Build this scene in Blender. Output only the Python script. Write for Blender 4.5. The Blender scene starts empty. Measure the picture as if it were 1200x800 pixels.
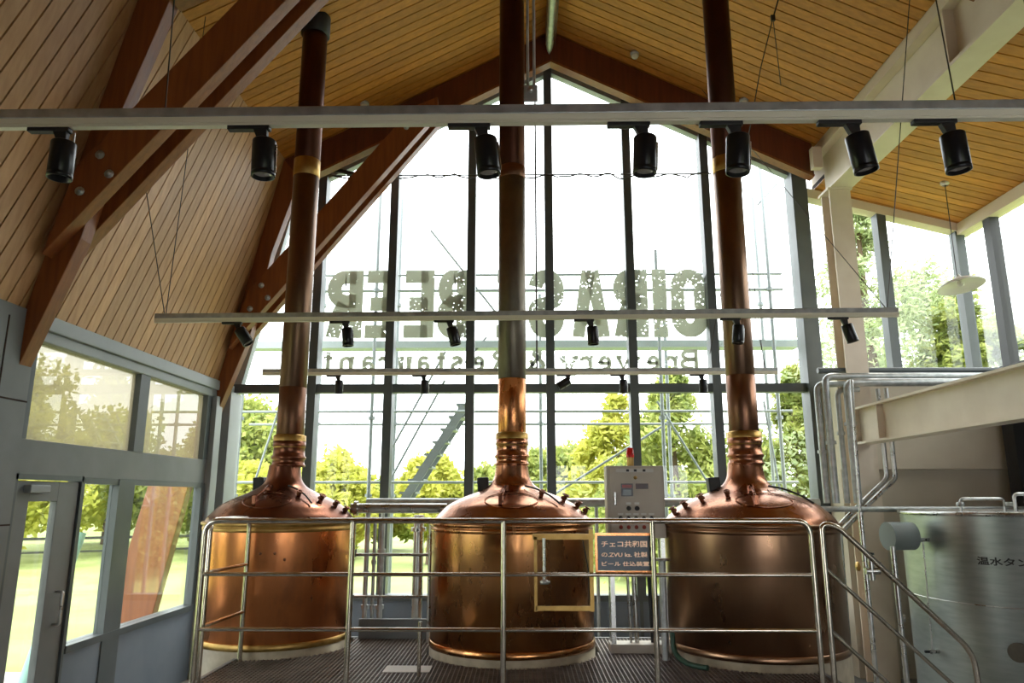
import bpy, bmesh, math, random
from mathutils import Vector, Matrix
random.seed(7)
S = bpy.context.scene
C = S.collection
PI = math.pi
R = math.radians

# ------------------------------------------------------------------ camera
EZ = 2.0; PITCH = R(12.04); YAW = R(0.79); F = 853.0
cd = bpy.data.cameras.new('camera'); cam = bpy.data.objects.new('camera', cd); C.objects.link(cam)
cd.sensor_fit = 'HORIZONTAL'; cd.sensor_width = 36; cd.lens = F * 36 / 1200; cd.clip_end = 300; cd.clip_start = .05
cam.location = (0, 0, EZ); cam.rotation_euler = (PI / 2 + PITCH, 0, YAW)
S.camera = cam

def at(px, py, X=None, Y=None, Z=None):
    """ray through a photo pixel, met with a plane of the building (used to measure it)"""
    u = (px - 600) / F; v = (400 - py) / F
    f = math.cos(PITCH) - v * math.sin(PITCH); up = math.sin(PITCH) + v * math.cos(PITCH)
    d = Vector((u * math.cos(YAW) - f * math.sin(YAW), f * math.cos(YAW) + u * math.sin(YAW), up))
    t = X / d.x if X is not None else Y / d.y if Y is not None else (Z - EZ) / d.z
    return Vector((0, 0, EZ)) + d * t

# ------------------------------------------------------------------ mesh builder
class MB:
    def __init__(s): s.v = []; s.f = []; s.sm = []
    def add(s, vs, fs, smooth=False):
        n = len(s.v); s.v += [tuple(p) for p in vs]; s.f += [tuple(i + n for i in f) for f in fs]; s.sm += [smooth] * len(fs)
        return s
    def box(s, x0, x1, y0, y1, z0, z1):
        return s.add([(x, y, z) for x in (x0, x1) for y in (y0, y1) for z in (z0, z1)],
                     [(0, 1, 3, 2), (4, 6, 7, 5), (0, 4, 5, 1), (2, 3, 7, 6), (0, 2, 6, 4), (1, 5, 7, 3)])
    def obox(s, a, b, w, h, up=(0, 0, 1)):
        """bar from a to b, w wide, h high"""
        a = Vector(a); b = Vector(b); d = (b - a).normalized(); u = Vector(up)
        sx = d.cross(u)
        if sx.length < 1e-4: sx = d.cross(Vector((1, 0, 0)))
        sx.normalize(); u = sx.cross(d).normalized()
        vs = [p + sx * (i * w / 2) + u * (j * h / 2) for p in (a, b) for i in (-1, 1) for j in (-1, 1)]
        return s.add(vs, [(0, 1, 3, 2), (4, 6, 7, 5), (0, 4, 5, 1), (2, 3, 7, 6), (0, 2, 6, 4), (1, 5, 7, 3)])
    def prism(s, poly, axis, a, b):
        """polygon extruded along an axis between a and b"""
        def mk(p, t):
            return (t, p[0], p[1]) if axis == 'x' else (p[0], t, p[1]) if axis == 'y' else (p[0], p[1], t)
        n = len(poly)
        vs = [mk(p, a) for p in poly] + [mk(p, b) for p in poly]
        return s.add(vs, [tuple(range(n)), tuple(range(2 * n - 1, n - 1, -1))] + [(i, i + n, (i + 1) % n + n, (i + 1) % n) for i in range(n)])
    def tube(s, pts, r, seg=10, caps=True):
        pts = [Vector(p) for p in pts]; n = len(pts)
        rr = r if isinstance(r, (list, tuple)) else [r] * n
        t0 = (pts[1] - pts[0]).normalized()
        nrm = t0.orthogonal().normalized(); vs = []
        for i, p in enumerate(pts):
            t = (pts[min(i + 1, n - 1)] - pts[max(i - 1, 0)]).normalized()
            nrm = (nrm - t * nrm.dot(t)).normalized(); bi = t.cross(nrm)
            for k in range(seg):
                a = 2 * PI * k / seg
                vs.append(p + (nrm * math.cos(a) + bi * math.sin(a)) * rr[i])
        fs = [(i * seg + k, i * seg + (k + 1) % seg, (i + 1) * seg + (k + 1) % seg, (i + 1) * seg + k) for i in range(n - 1) for k in range(seg)]
        s.add(vs, fs, True)
        if caps:
            s.add(vs[:seg], [tuple(range(seg))[::-1]]); s.add(vs[-seg:], [tuple(range(seg))])
        return s
    def cyl(s, a, b, r, seg=16, r2=None):
        return s.tube([a, b], [r, r if r2 is None else r2], seg)
    def lathe(s, prof, c=(0, 0, 0), seg=64, caps=False, axis='z'):
        vs = []
        for (r, z) in prof:
            for k in range(seg):
                a = 2 * PI * k / seg
                p = (r * math.cos(a), r * math.sin(a), z)
                if axis == 'y': p = (p[0], p[2], p[1])
                if axis == 'x': p = (p[2], p[0], p[1])
                vs.append((p[0] + c[0], p[1] + c[1], p[2] + c[2]))
        n = len(prof)
        s.add(vs, [(i * seg + k, i * seg + (k + 1) % seg, (i + 1) * seg + (k + 1) % seg, (i + 1) * seg + k) for i in range(n - 1) for k in range(seg)], True)
        if caps:
            s.add(vs[:seg], [tuple(range(seg))[::-1]]); s.add(vs[-seg:], [tuple(range(seg))])
        return s
    def move(s, M):
        s.v = [tuple(M @ Vector(p)) for p in s.v]; return s
    def build(s, name, mat, parent=None, bevel=0, **kw):
        me = bpy.data.meshes.new(name); me.from_pydata(s.v, [], s.f); me.update()
        if any(s.sm): me.polygons.foreach_set('use_smooth', s.sm)
        bm = bmesh.new(); bm.from_mesh(me); bmesh.ops.recalc_face_normals(bm, faces=bm.faces)
        bm.to_mesh(me); bm.free()
        o = bpy.data.objects.new(name, me); C.objects.link(o); me.materials.append(mat)
        if bevel:
            m = o.modifiers.new('bevel', 'BEVEL'); m.width = bevel; m.segments = 2; m.limit_method = 'ANGLE'; m.angle_limit = R(50)
        if parent is not None:
            o.parent = parent
            o.matrix_parent_inverse = Matrix.Translation(-root_loc(parent))
        for k, v in kw.items(): o[k] = v
        return o

def root_loc(o):
    l = Vector(o.location)
    while o.parent is not None:
        o = o.parent
        l = l
    return l
def fillet(pts, rad, n=5):
    """round the corners of a polyline"""
    pts = [Vector(p) for p in pts]; out = [pts[0]]
    for i in range(1, len(pts) - 1):
        a, b, c = pts[i - 1], pts[i], pts[i + 1]
        d1 = (a - b); d2 = (c - b); r = min(rad, d1.length * .49, d2.length * .49)
        p = b + d1.normalized() * r; q = b + d2.normalized() * r
        for k in range(n + 1):
            t = k / n
            out.append(p.lerp(b, t).lerp(b.lerp(q, t), t))
    out.append(pts[-1]); return out

def tag(o, label=None, cat=None, group=None, kind=None):
    if label: o['label'] = label
    if cat: o['category'] = cat
    if group: o['group'] = group
    if kind: o['kind'] = kind
    return o
def thing(name, loc, label, cat, group=None, kind=None):
    o = bpy.data.objects.new(name, None); C.objects.link(o); o.location = loc; o.empty_display_size = .1
    return tag(o, label, cat, group, kind)
def struct(o):
    o['kind'] = 'structure'; return o
def copy_tree(o, parent=None):
    c = o.copy(); C.objects.link(c)
    if parent is not None: c.parent = parent
    for ch in list(o.children): copy_tree(ch, c)
    return c

# ------------------------------------------------------------------ materials
def mat(name, col, rough=.5, metal=0., spec=.5):
    m = bpy.data.materials.new(name); m.use_nodes = True
    b = m.node_tree.nodes['Principled BSDF']
    b.inputs['Base Color'].default_value = (*col, 1); b.inputs['Roughness'].default_value = rough
    b.inputs['Metallic'].default_value = metal; b.inputs['Specular IOR Level'].default_value = spec
    return m
def nodes(m): return m.node_tree.nodes, m.node_tree.links, m.node_tree.nodes['Principled BSDF']
def noisy(name, c1, c2, scale=3., rough=.5, metal=0., stretch=(1, 1, 1), rv=0.1, bump=0., detail=6, lo=.35, hi=.65, spec=.5):
    """two colours mixed by world-anchored noise, roughness varied with it"""
    m = mat(name, c1, rough, metal, spec); N, L, b = nodes(m)
    g = N.new('ShaderNodeNewGeometry'); mp = N.new('ShaderNodeMapping'); mp.inputs['Scale'].default_value = stretch
    L.new(g.outputs['Position'], mp.inputs['Vector'])
    n = N.new('ShaderNodeTexNoise'); n.inputs['Scale'].default_value = scale; n.inputs['Detail'].default_value = detail
    L.new(mp.outputs[0], n.inputs['Vector'])
    r = N.new('ShaderNodeValToRGB'); r.color_ramp.elements[0].position = lo; r.color_ramp.elements[1].position = hi
    r.color_ramp.elements[0].color = (*c1, 1); r.color_ramp.elements[1].color = (*c2, 1)
    L.new(n.outputs['Fac'], r.inputs[0]); L.new(r.outputs[0], b.inputs['Base Color'])
    mr = N.new('ShaderNodeMapRange'); mr.inputs['To Min'].default_value = max(.02, rough - rv); mr.inputs['To Max'].default_value = rough + rv
    L.new(n.outputs['Fac'], mr.inputs['Value']); L.new(mr.outputs[0], b.inputs['Roughness'])
    if bump:
        bp = N.new('ShaderNodeBump'); bp.inputs['Strength'].default_value = bump; bp.inputs['Distance'].default_value = .02
        L.new(n.outputs['Fac'], bp.inputs['Height']); L.new(bp.outputs[0], b.inputs['Normal'])
    return m

def wood(name, c1, c2, along, rough=.5, pitch=None, skew=0.):
    """grain stretched along an axis (0 x, 1 y, 2 z); pitch tints every board differently"""
    st = [14, 14, 14]; st[along] = 1.1
    m = noisy(name, c1, c2, 1.6, rough, 0, st, .08, .15, 8, .3, .7)
    if pitch:
        N, L, b = nodes(m)
        g = N.new('ShaderNodeNewGeometry'); sp = N.new('ShaderNodeSeparateXYZ'); L.new(g.outputs['Position'], sp.inputs[0])
        a = N.new('ShaderNodeMath'); a.operation = 'MULTIPLY_ADD'; a.inputs[1].default_value = -skew
        L.new(sp.outputs['Z'], a.inputs[0]); L.new(sp.outputs['Y'], a.inputs[2])
        d = N.new('ShaderNodeMath'); d.operation = 'DIVIDE'; d.inputs[1].default_value = pitch; L.new(a.outputs[0], d.inputs[0])
        fl = N.new('ShaderNodeMath'); fl.operation = 'FLOOR'; L.new(d.outputs[0], fl.inputs[0])
        wn = N.new('ShaderNodeTexWhiteNoise'); wn.noise_dimensions = '1D'; L.new(fl.outputs[0], wn.inputs['W'])
        mr = N.new('ShaderNodeMapRange'); mr.inputs['To Min'].default_value = .80; mr.inputs['To Max'].default_value = 1.1; L.new(wn.outputs['Value'], mr.inputs['Value'])
        mx = N.new('ShaderNodeVectorMath'); mx.operation = 'SCALE'
        src = b.inputs['Base Color'].links[0].from_socket
        L.new(src, mx.inputs[0]); L.new(mr.outputs[0], mx.inputs['Scale']); L.new(mx.outputs[0], b.inputs['Base Color'])
    return m

def glass(name, tint=(.96, .98, .97), ior=1.45, mult=1.0):
    m = bpy.data.materials.new(name); m.use_nodes = True; N = m.node_tree.nodes; L = m.node_tree.links; N.clear()
    o = N.new('ShaderNodeOutputMaterial'); t = N.new('ShaderNodeBsdfTransparent'); t.inputs[0].default_value = (*tint, 1)
    g = N.new('ShaderNodeBsdfGlossy'); g.inputs['Roughness'].default_value = .0
    fr = N.new('ShaderNodeLayerWeight'); fr.inputs[0].default_value = .5
    pw = N.new('ShaderNodeMath'); pw.operation = 'POWER'; pw.inputs[1].default_value = 4.; L.new(fr.outputs['Facing'], pw.inputs[0])
    k = N.new('ShaderNodeMath'); k.operation = 'MULTIPLY_ADD'; k.inputs[1].default_value = .9 * mult; k.inputs[2].default_value = .03 * mult; k.use_clamp = True
    mx = N.new('ShaderNodeMixShader'); L.new(pw.outputs[0], k.inputs[0]); L.new(k.outputs[0], mx.inputs[0])
    L.new(t.outputs[0], mx.inputs[1]); L.new(g.outputs[0], mx.inputs[2]); L.new(mx.outputs[0], o.inputs[0])
    return m

M = {}
SK = .26
M['ceil'] = wood('ceiling boards', (.46, .175, .024), (.64, .265, .042), 0, .5, .14)
M['steep'] = wood('wall boards', (.52, .29, .12), (.64, .38, .18), 2, .5, .14, SK)
M['gap'] = mat('board gap', (.03, .014, .007), .9)
M['glulam'] = wood('stained glulam', (.10, .024, .009), (.16, .040, .013), 2, .38)
M['glulam_lt'] = wood('glulam brace', (.19, .055, .014), (.29, .092, .021), 2, .42)
M['steel_grey'] = noisy('grey painted steel', (.07, .085, .09), (.10, .115, .12), 2, .42)
M['steel_lt'] = noisy('light grey painted steel', (.27, .30, .31), (.33, .36, .37), 2, .42)
M['panel_grey'] = noisy('grey wall panel', (.15, .16, .16), (.19, .20, .20), 2.5, .55)
M['dado'] = noisy('grey blue dado', (.13, .16, .20), (.17, .20, .24), 2, .6)
M['beige'] = noisy('beige wall', (.60, .53, .41), (.68, .61, .48), 1.5, .8)
M['beige_dk'] = noisy('lower beige wall', (.58, .52, .41), (.65, .58, .46), 1.5, .8)
M['cream'] = noisy('cream painted steel', (.68, .57, .45), (.78, .68, .55), 2.2, .5)
M['floor'] = noisy('concrete floor', (.20, .19, .18), (.27, .26, .24), 1.2, .6)
M['zinc'] = noisy('galvanised steel', (.40, .42, .42), (.56, .58, .57), 14, .45, .7)
M['trackcream'] = mat('cream track', (.88, .84, .68), .5)
M['black'] = mat('black lamp housing', (.010, .010, .012), .3, 0, .35)
M['blackmatt'] = mat('black plastic', (.02, .02, .022), .5)
M['inox'] = noisy('stainless tube', (.60, .54, .44), (.72, .66, .56), 20, .18, 1., rv=.05)
M['inoxpipe'] = noisy('stainless pipe', (.50, .50, .48), (.62, .62, .60), 10, .28, 1., rv=.05)
M['brass'] = noisy('brass band', (.42, .26, .08), (.58, .38, .13), 12, .42, 1.)
M['glass'] = glass('window glass')
M['sideglass'] = glass('side glass', (.95, .97, .95), 1.55, 1.2)
M['wire'] = mat('wire', (.06, .05, .045), .5, .6)
M['cardboard'] = mat('pale plate', (.62, .56, .50), .6)
M['white'] = mat('white enamel', (.72, .70, .66), .4)

def hazy(name, amt=.3):  # warm haze and reflected room tone painted into the pane colour
    m = glass(name, (.80, .79, .72), 1.5, 2.2); N = m.node_tree.nodes; L = m.node_tree.links
    o = [n for n in N if n.type == 'OUTPUT_MATERIAL'][0]; src = o.inputs[0].links[0].from_socket
    d = N.new('ShaderNodeBsdfTranslucent'); d.inputs[0].default_value = (.26, .23, .17, 1); mx = N.new('ShaderNodeMixShader'); mx.inputs[0].default_value = amt
    L.new(src, mx.inputs[1]); L.new(d.outputs[0], mx.inputs[2]); L.new(mx.outputs[0], o.inputs[0]); return m
M['haze'] = hazy('glass with painted haze', .5)
def copper(name, a, b_, c_, rough, scale=2.5, stain=.5, metal=1.):
    m = mat(name, a, rough, metal); N, L, b = nodes(m)
    g = N.new('ShaderNodeNewGeometry')
    mp = N.new('ShaderNodeMapping'); mp.inputs['Scale'].default_value = (1, 1, .45); L.new(g.outputs['Position'], mp.inputs[0])
    n = N.new('ShaderNodeTexNoise'); n.inputs['Scale'].default_value = scale; n.inputs['Detail'].default_value = 7; n.inputs['Roughness'].default_value = .62
    L.new(mp.outputs[0], n.inputs['Vector'])
    r = N.new('ShaderNodeValToRGB'); e = r.color_ramp.elements
    e[0].position = .3; e[0].color = (*a, 1); e[1].position = .55; e[1].color = (*b_, 1)
    q = e.new(.55 + .3 * (1 - stain) + .05); q.color = (*c_, 1)
    L.new(n.outputs['Fac'], r.inputs[0]); L.new(r.outputs[0], b.inputs['Base Color'])
    mr = N.new('ShaderNodeMapRange'); mr.inputs['From Min'].default_value = .3; mr.inputs['From Max'].default_value = .7
    mr.inputs['To Min'].default_value = rough - .06; mr.inputs['To Max'].default_value = rough + .12
    L.new(n.outputs['Fac'], mr.inputs['Value']); L.new(mr.outputs[0], b.inputs['Roughness'])
    n2 = N.new('ShaderNodeTexNoise'); n2.inputs['Scale'].default_value = 9; L.new(mp.outputs[0], n2.inputs['Vector'])
    bp = N.new('ShaderNodeBump'); bp.inputs['Strength'].default_value = .10; bp.inputs['Distance'].default_value = .02
    L.new(n2.outputs['Fac'], bp.inputs['Height']); L.new(bp.outputs[0], b.inputs['Normal'])
    return m
M['cu_l'] = copper('bright copper', (.88, .37, .16), (.80, .31, .12), (.44, .17, .08), .26)
M['cu_m'] = copper('brown gold copper', (.70, .32, .11), (.50, .25, .11), (.30, .17, .10), .24)
M['cu_r'] = copper('dull brown copper', (.46, .27, .16), (.38, .23, .14), (.26, .17, .11), .30)
M['cu_dark'] = copper('dark patinated copper', (.30, .12, .07), (.22, .09, .055), (.14, .06, .04), .26)
M['cu_dome'] = copper('dome copper', (.56, .26, .14), (.42, .19, .11), (.28, .13, .09), .22)
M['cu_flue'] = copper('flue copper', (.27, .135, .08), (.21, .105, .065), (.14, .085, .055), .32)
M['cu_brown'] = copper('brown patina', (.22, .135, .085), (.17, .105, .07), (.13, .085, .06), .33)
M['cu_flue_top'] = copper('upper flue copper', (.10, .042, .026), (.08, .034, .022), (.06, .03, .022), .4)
M['cu_grey'] = copper('grey patina', (.22, .19, .15), (.17, .15, .12), (.12, .11, .10), .45, 6)
M['cu_orange'] = copper('clean orange copper', (.85, .38, .16), (.72, .30, .12), (.5, .22, .1), .25)
M['skirt'] = noisy('stone coloured skirting', (.36, .31, .22), (.50, .44, .32), 8, .6)
M['grate'] = noisy('grating', (.16, .13, .11), (.24, .20, .17), 10, .5, .5)

# ------------------------------------------------------------------ room dimensions
XL, XR, YF, YB = -3.77, 5.9, 9.4, -3.0
AP = (.4, 8.2); KN = (-3.12, 6.36); EAVE = (3.85, 6.50); WS = (3.97, 6.07); WE = (5.9, 5.56)
SL = (AP[1] - KN[1]) / (AP[0] - KN[0])
def zc(x):
    """height of the boarded ceiling"""
    if x < KN[0]: return KN[1] + (x - KN[0]) * (KN[1] - 3.36) / (KN[0] - XL)
    if x < AP[0]: return AP[1] - (AP[0] - x) * SL
    if x < EAVE[0]: return AP[1] + (x - AP[0]) * (EAVE[1] - AP[1]) / (EAVE[0] - AP[0])
    return WS[1] + (x - WS[0]) * (WE[1] - WS[1]) / (WE[0] - WS[0])

# floor
struct(MB().box(XL - .1, XR + .1, YB, YF + .1, -.15, 0).build('floor', M['floor']))

# boarded ceilings: real boards with open joints under a dark deck
def boards(name, m, p, q, skew=0., pitch=.14, y0=YB, y1=YF, gap=.015, th=.024):
    """p, q: (x, z) of the two edges; boards run from p to q, laid next to each other along Y"""
    b = MB(); d = Vector((q[0] - p[0], q[1] - p[1])); n = Vector((-d.y, d.x)).normalized()
    if n.y < 0 and abs(d.x) > abs(d.y): n = -n
    if abs(d.y) >= abs(d.x) and n.x > 0: n = -n
    k0 = int(math.floor((y0 - 1.2) / pitch)); k1 = int(math.ceil(y1 / pitch))
    for k in range(k0, k1):
        off = skew * (p[1]), skew * (q[1])
        a0, a1 = k * pitch + gap / 2 + off[0], (k + 1) * pitch - gap / 2 + off[0]
        c0, c1 = k * pitch + gap / 2 + off[1], (k + 1) * pitch - gap / 2 + off[1]
        if min(a0, c0) > y1 or max(a1, c1) < y0: continue
        cl = lambda t: max(y0, min(y1, t))
        vs = []
        for (e, f0, f1) in ((p, a0, a1), (q, c0, c1)):
            for yy in (cl(f0), cl(f1)):
                for h in (0, th):
                    vs.append((e[0] + n.x * h, yy, e[1] + n.y * h))
        b.add(vs, [(0, 1, 3, 2), (4, 6, 7, 5), (0, 4, 5, 1), (2, 3, 7, 6), (0, 2, 6, 4), (1, 5, 7, 3)])
    o = struct(b.build(name, m))
    h0, h1 = th * .9, .16
    poly = [(p[0] + n.x * h0, p[1] + n.y * h0), (q[0] + n.x * h0, q[1] + n.y * h0), (q[0] + n.x * h1, q[1] + n.y * h1), (p[0] + n.x * h1, p[1] + n.y * h1)]
    MB().prism(poly, 'y', y0, y1).build('roof_deck', M['gap'], o)
    return o
boards('ceiling_steep_left', M['steep'], (XL, 3.36), KN, SK)
boards('ceiling_left', M['ceil'], KN, AP)
boards('ceiling_right', M['ceil'], AP, EAVE)
boards('ceiling_side_aisle', M['ceil'], WS, (WE[0] + .1, WE[1] - .026))

struct(MB().box(KN[0] - .35, KN[0] + .1, YB, YF, KN[1] + .065, KN[1] + .3).build('trim_leak_cover', M['gap']))  # unseen cover added outside the fold to stop daylight leaking between the decks
# ------------------------------------------------------------------ facade (window wall)
xm = [-3.77, -2.72, -1.73, -.675, .37, 1.445, 2.505, 3.716]
wf = tag(bpy.data.objects.new('window_1', None), kind='structure'); C.objects.link(wf)
fr = MB()
for i, x in enumerate(xm[1:-1]):
    fr.box(x - .055, x + .055, YF - .12, YF + .08, .81, zc(x) - .25)
fr.build('mullion_frame', M['steel_grey'], wf)
h = MB()
h.box(XL, 3.716, YF - .08, YF + .06, 3.32, 3.43)
h.box(XL, 3.716, YF - .10, YF + .08, .76, .83)
h.build('transom_frame', M['steel_grey'], wf)
top = MB()
edge = [(XL, 3.36), KN, AP, EAVE]
for (a, b_) in zip(edge[:-1], edge[1:]):
    d = Vector((b_[0] - a[0], b_[1] - a[1])).normalized(); n = Vector((d.y, -d.x))
    w = .26 if a != edge[0] else .1
    top.prism([(a[0], a[1]), (b_[0], b_[1]), (b_[0] + n.x * w, b_[1] + n.y * w), (a[0] + n.x * w, a[1] + n.y * w)], 'y', YF - .06, YF + .06)
top.build('head_frame', M['steel_lt'], wf)
for a, b_ in zip(xm[:-1], xm[1:]):
    MB().prism([(a, .8), (b_, .8), (b_, 3.36), (a, 3.36)], 'y', YF - .004, YF + .004).build('glass_pane', M['glass'], wf)
    pts = [(a, 3.4), (b_, 3.4), (b_, zc(b_) - .05)]
    if a < AP[0] - .1 < b_: pts.append(AP)
    if a < KN[0] < b_: pts.append((KN[0], KN[1] - .05))
    pts.append((a, zc(a) - .05))
    if abs(pts[-1][1] - 3.4) < .12: pts.pop()
    MB().prism(pts, 'y', YF - .004, YF + .004).build('glass_pane', M['glass'], wf)
# wall under the facade glass
dd = struct(MB().box(XL, 3.9, YF - .06, YF + .1, 0, .77).build('wall_back', M['dado']))
ddt = MB()
for x in [-3.2, -2.2, -1.73, -.675, .37, 1.445, 2.505]: ddt.box(x - .02, x + .02, YF - .075, YF - .06, .0, .76)
ddt.box(XL, 3.6, YF - .16, YF - .06, .0, .3)
ddt.build('dado_batten', M['steel_grey'], dd)
# corner posts
struct(MB().box(3.66, 3.86, YF - .16, YF + .12, 0, 6.42).build('trim_1', M['steel_grey'], bevel=.006))
struct(MB().box(XL - .1, XL + .07, 8.74, 8.92, 0, 3.2).box(XL - .1, XL + .10, 9.08, YF + .06, 0, 3.3).build('trim_2', M['steel_lt'], bevel=.006))
struct(MB().box(XL - .12, XL - .02, 8.9, 9.1, 0, 3.3).build('trim_3', M['panel_grey']))

# side-aisle facade window
w2 = tag(bpy.data.objects.new('window_2', None), kind='structure'); C.objects.link(w2)
f = MB(); f.box(4.78, 4.90, YF - .10, YF + .06, 3.5, zc(4.84) - .04); f.box(5.80, 5.92, YF - .10, YF + .05, 3.5, zc(5.86)); f.box(3.86, 5.9, YF - .1, YF + .08, 3.46, 3.56)
f.build('mullion_frame', M['steel_grey'], w2)
hp = [(3.86, zc(3.86)), (5.9, zc(5.9)), (5.9, zc(5.9) - .11), (3.86, zc(3.86) - .13)]
MB().prism(hp, 'y', YF - .12, YF + .06).build('head_frame', M['cream'], w2)
for a, b_ in ((3.86, 4.84), (4.84, 5.9)):
    MB().prism([(a, 3.5), (b_, 3.5), (b_, zc(b_) - .08), (a, zc(a) - .08)], 'y', YF - .004, YF + .004).build('glass_pane', M['glass'], w2)
# beige wall below the aisle window, upper part proud of the lower
wb = struct(MB().box(3.80, XR, 8.86, YF + .1, 0, 3.40).build('wall_back_aisle', M['beige_dk']))
MB().box(3.80, XR, 8.74, 8.86, 2.32, 3.42).build('wall_upper_band', M['beige'], wb)
# right wall: dark lower part, windows above
struct(MB().box(XR, XR + .12, YB, YF + .1, 0, 3.42).box(XR, XR + .12, YB, 4.43, 3.42, 5.55).build('wall_right', M['panel_grey']))
w3 = tag(bpy.data.objects.new('window_3', None), kind='structure'); C.objects.link(w3)
f = MB()
for y in (8.72, 7.3, 5.9, 4.5): f.box(XR - .06, XR + .06, y - .07, y + .07, 3.45, 5.5)
f.box(XR - .08, XR + .08, 4.43, YF, 3.43, 3.55)
f.build('mullion_frame', M['blackmatt'], w3)
MB().box(XR - .08, XR + .1, YB, YF, 5.42, 5.57).build('head_frame', M['cream'], w3)
MB().box(XR - .004, XR + .004, 4.43, YF, 3.5, 5.45).build('glass_pane', M['sideglass'], w3)

# ------------------------------------------------------------------ left wall
XI = XL
struct(MB().box(XI - .12, XI + .05, 5.44, 9.30, 3.28, 3.40).box(XI - .12, XI + .02, 5.44, 9.3, 3.19, 3.28).build('trim_4', M['steel_lt'], bevel=.008))
struct(MB().box(XI - .1, XI, 5.44, 8.9, 2.16, 2.43).build('trim_5', M['panel_grey'], bevel=.004))
wl = struct(MB().box(XI - .12, XI, 7.05, 8.75, 0, .74).box(XI - .12, XI, 6.32, 7.02, 0, .74).build('wall_left', M['dado']))
MB().box(XI - .12, XI + .02, 6.32, 8.75, .74, .80).build('sill', M['steel_grey'], wl)
w4 = tag(bpy.data.objects.new('window_4', None), kind='structure'); C.objects.link(w4)   # upper pair
MB().box(XI - .08, XI + .01, 7.06, 7.24, 2.43, 3.2).box(XI - .08, XI + .01, 5.44, 5.50, 2.43, 3.2).box(XI - .08, XI + .01, 8.62, 8.75, 2.43, 3.2).build('mullion_frame', M['steel_grey'], w4)
MB().box(XI - .054, XI - .046, 5.5, 7.06, 2.43, 3.2).build('glass_pane', M['haze'], w4)
MB().box(XI - .054, XI - .046, 7.24, 8.62, 2.43, 3.2).build('glass_pane', M['haze'], w4)
w5 = tag(bpy.data.objects.new('window_5', None), kind='structure'); C.objects.link(w5)
MB().box(XI - .08, XI + .012, 6.87, 7.15, 0, 2.16).box(XI - .08, XI + .01, 6.29, 6.33, .78, 2.16).box(XI - .08, XI + .01, 8.65, 8.75, .78, 2.16).box(XI - .08, XI + .005, 6.3, 8.7, 2.11, 2.16).build('mullion_frame', M['steel_grey'], w5)
MB().box(XI - .054, XI - .046, 6.33, 6.87, .8, 2.12).build('glass_pane', M['sideglass'], w5)
MB().box(XI - .054, XI - .046, 7.15, 8.65, .8, 2.12).build('glass_pane', M['sideglass'], w5)
dr = tag(bpy.data.objects.new('door_1', None), kind='structure'); C.objects.link(dr)
d = MB(); d.box(XI - .06, XI + .0, 5.47, 5.64, .02, 2.12).box(XI - .06, XI, 5.99, 6.26, .02, 2.12).box(XI - .06, XI, 5.64, 5.99, 1.965, 2.12).box(XI - .06, XI, 5.64, 5.99, .02, .35)
d.build('door_leaf', M['panel_grey'], dr, bevel=.004)
MB().box(XI - .034, XI - .026, 5.64, 5.99, .35, 1.965).build('glass_pane', M['sideglass'], dr)
MB().box(XI, XI + .06, 5.56, 5.80, 2.03, 2.09).build('door_closer', M['steel_lt'], dr, bevel=.008)
MB().tube(fillet([(XI, 6.12, 1.0), (XI + .06, 6.12, 1.0), (XI + .06, 6.12, 1.25), (XI, 6.12, 1.25)], .02), .012, 8).build('door_handle', M['inoxpipe'], dr)
MB().box(XI - .1, XI + .02, 5.40, 5.46, 0, 2.17).box(XI - .1, XI + .02, 6.265, 6.295, 0, 2.17).box(XI - .1, XI + .02, 5.4, 6.29, 2.13, 2.17).build('door_frame', M['steel_grey'], dr)
# grey pier left of the door
pier = struct(MB().box(XI - .5, XI + .03, 4.75, 5.42, 0, 3.39).box(XI - .12, XI + .03, YB, 4.75, 0, .8).box(XI - .12, XI + .03, YB, 2.2, .8, 3.05).box(XI - .12, XI + .03, YB, 4.75, 3.05, 3.39).build('wall_left_near', M['panel_grey']))
w6 = tag(bpy.data.objects.new('window_6', None), kind='structure'); C.objects.link(w6)
f = MB()
for y in (2.27, 3.45, 4.68): f.box(XI - .08, XI + .01, y - .07, y + .07, .8, 3.05)
f.build('mullion_frame', M['steel_grey'], w6)
MB().box(XI - .054, XI - .046, 2.2, 4.75, .8, 3.05).build('glass_pane', M['sideglass'], w6)
jt = MB()
for z in (.9, 1.8, 2.7): jt.box(XI + .03, XI + .034, 4.76, 5.42, z - .006, z + .006)
jt.box(XI + .03, XI + .034, 5.1, 5.112, 0, 3.3)
jt.build('panel_joint', M['gap'], pier)
# unseen wall behind the viewpoint: brown boarding, openings added to light tank and kettles
gb = struct(MB().box(XL, .9, YB - .1, YB, 0, 3.4).box(.9, 1.9, YB - .1, YB, 2.9, 3.4).box(1.9, 3.0, YB - .1, YB, 0, 3.4).box(3.0, 4.9, YB - .1, YB, 2.9, 3.4).box(4.9, XR, YB - .1, YB, 0, 3.4)
            .prism([(XL, 3.4), (XR, 3.4), (XR, zc(XR)), (3.97, 6.0), (3.85, 6.5), AP, KN], 'y', YB - .1, YB).build('wall_front', M['glulam']))
f = MB()
for x in (.9, 1.4, 1.9, 3.0, 3.65, 4.3, 4.9): f.box(x - .04, x + .04, YB - .08, YB + .02, 0, 2.9)
f.build('mullion_frame', M['steel_grey'], gb)
struct(MB().box(3.86, 4.16, YB, YF, 6.37, 6.75).box(3.995, 4.16, YB, YF, 6.12, 6.37).build('trim_6', M['cream']))

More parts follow.
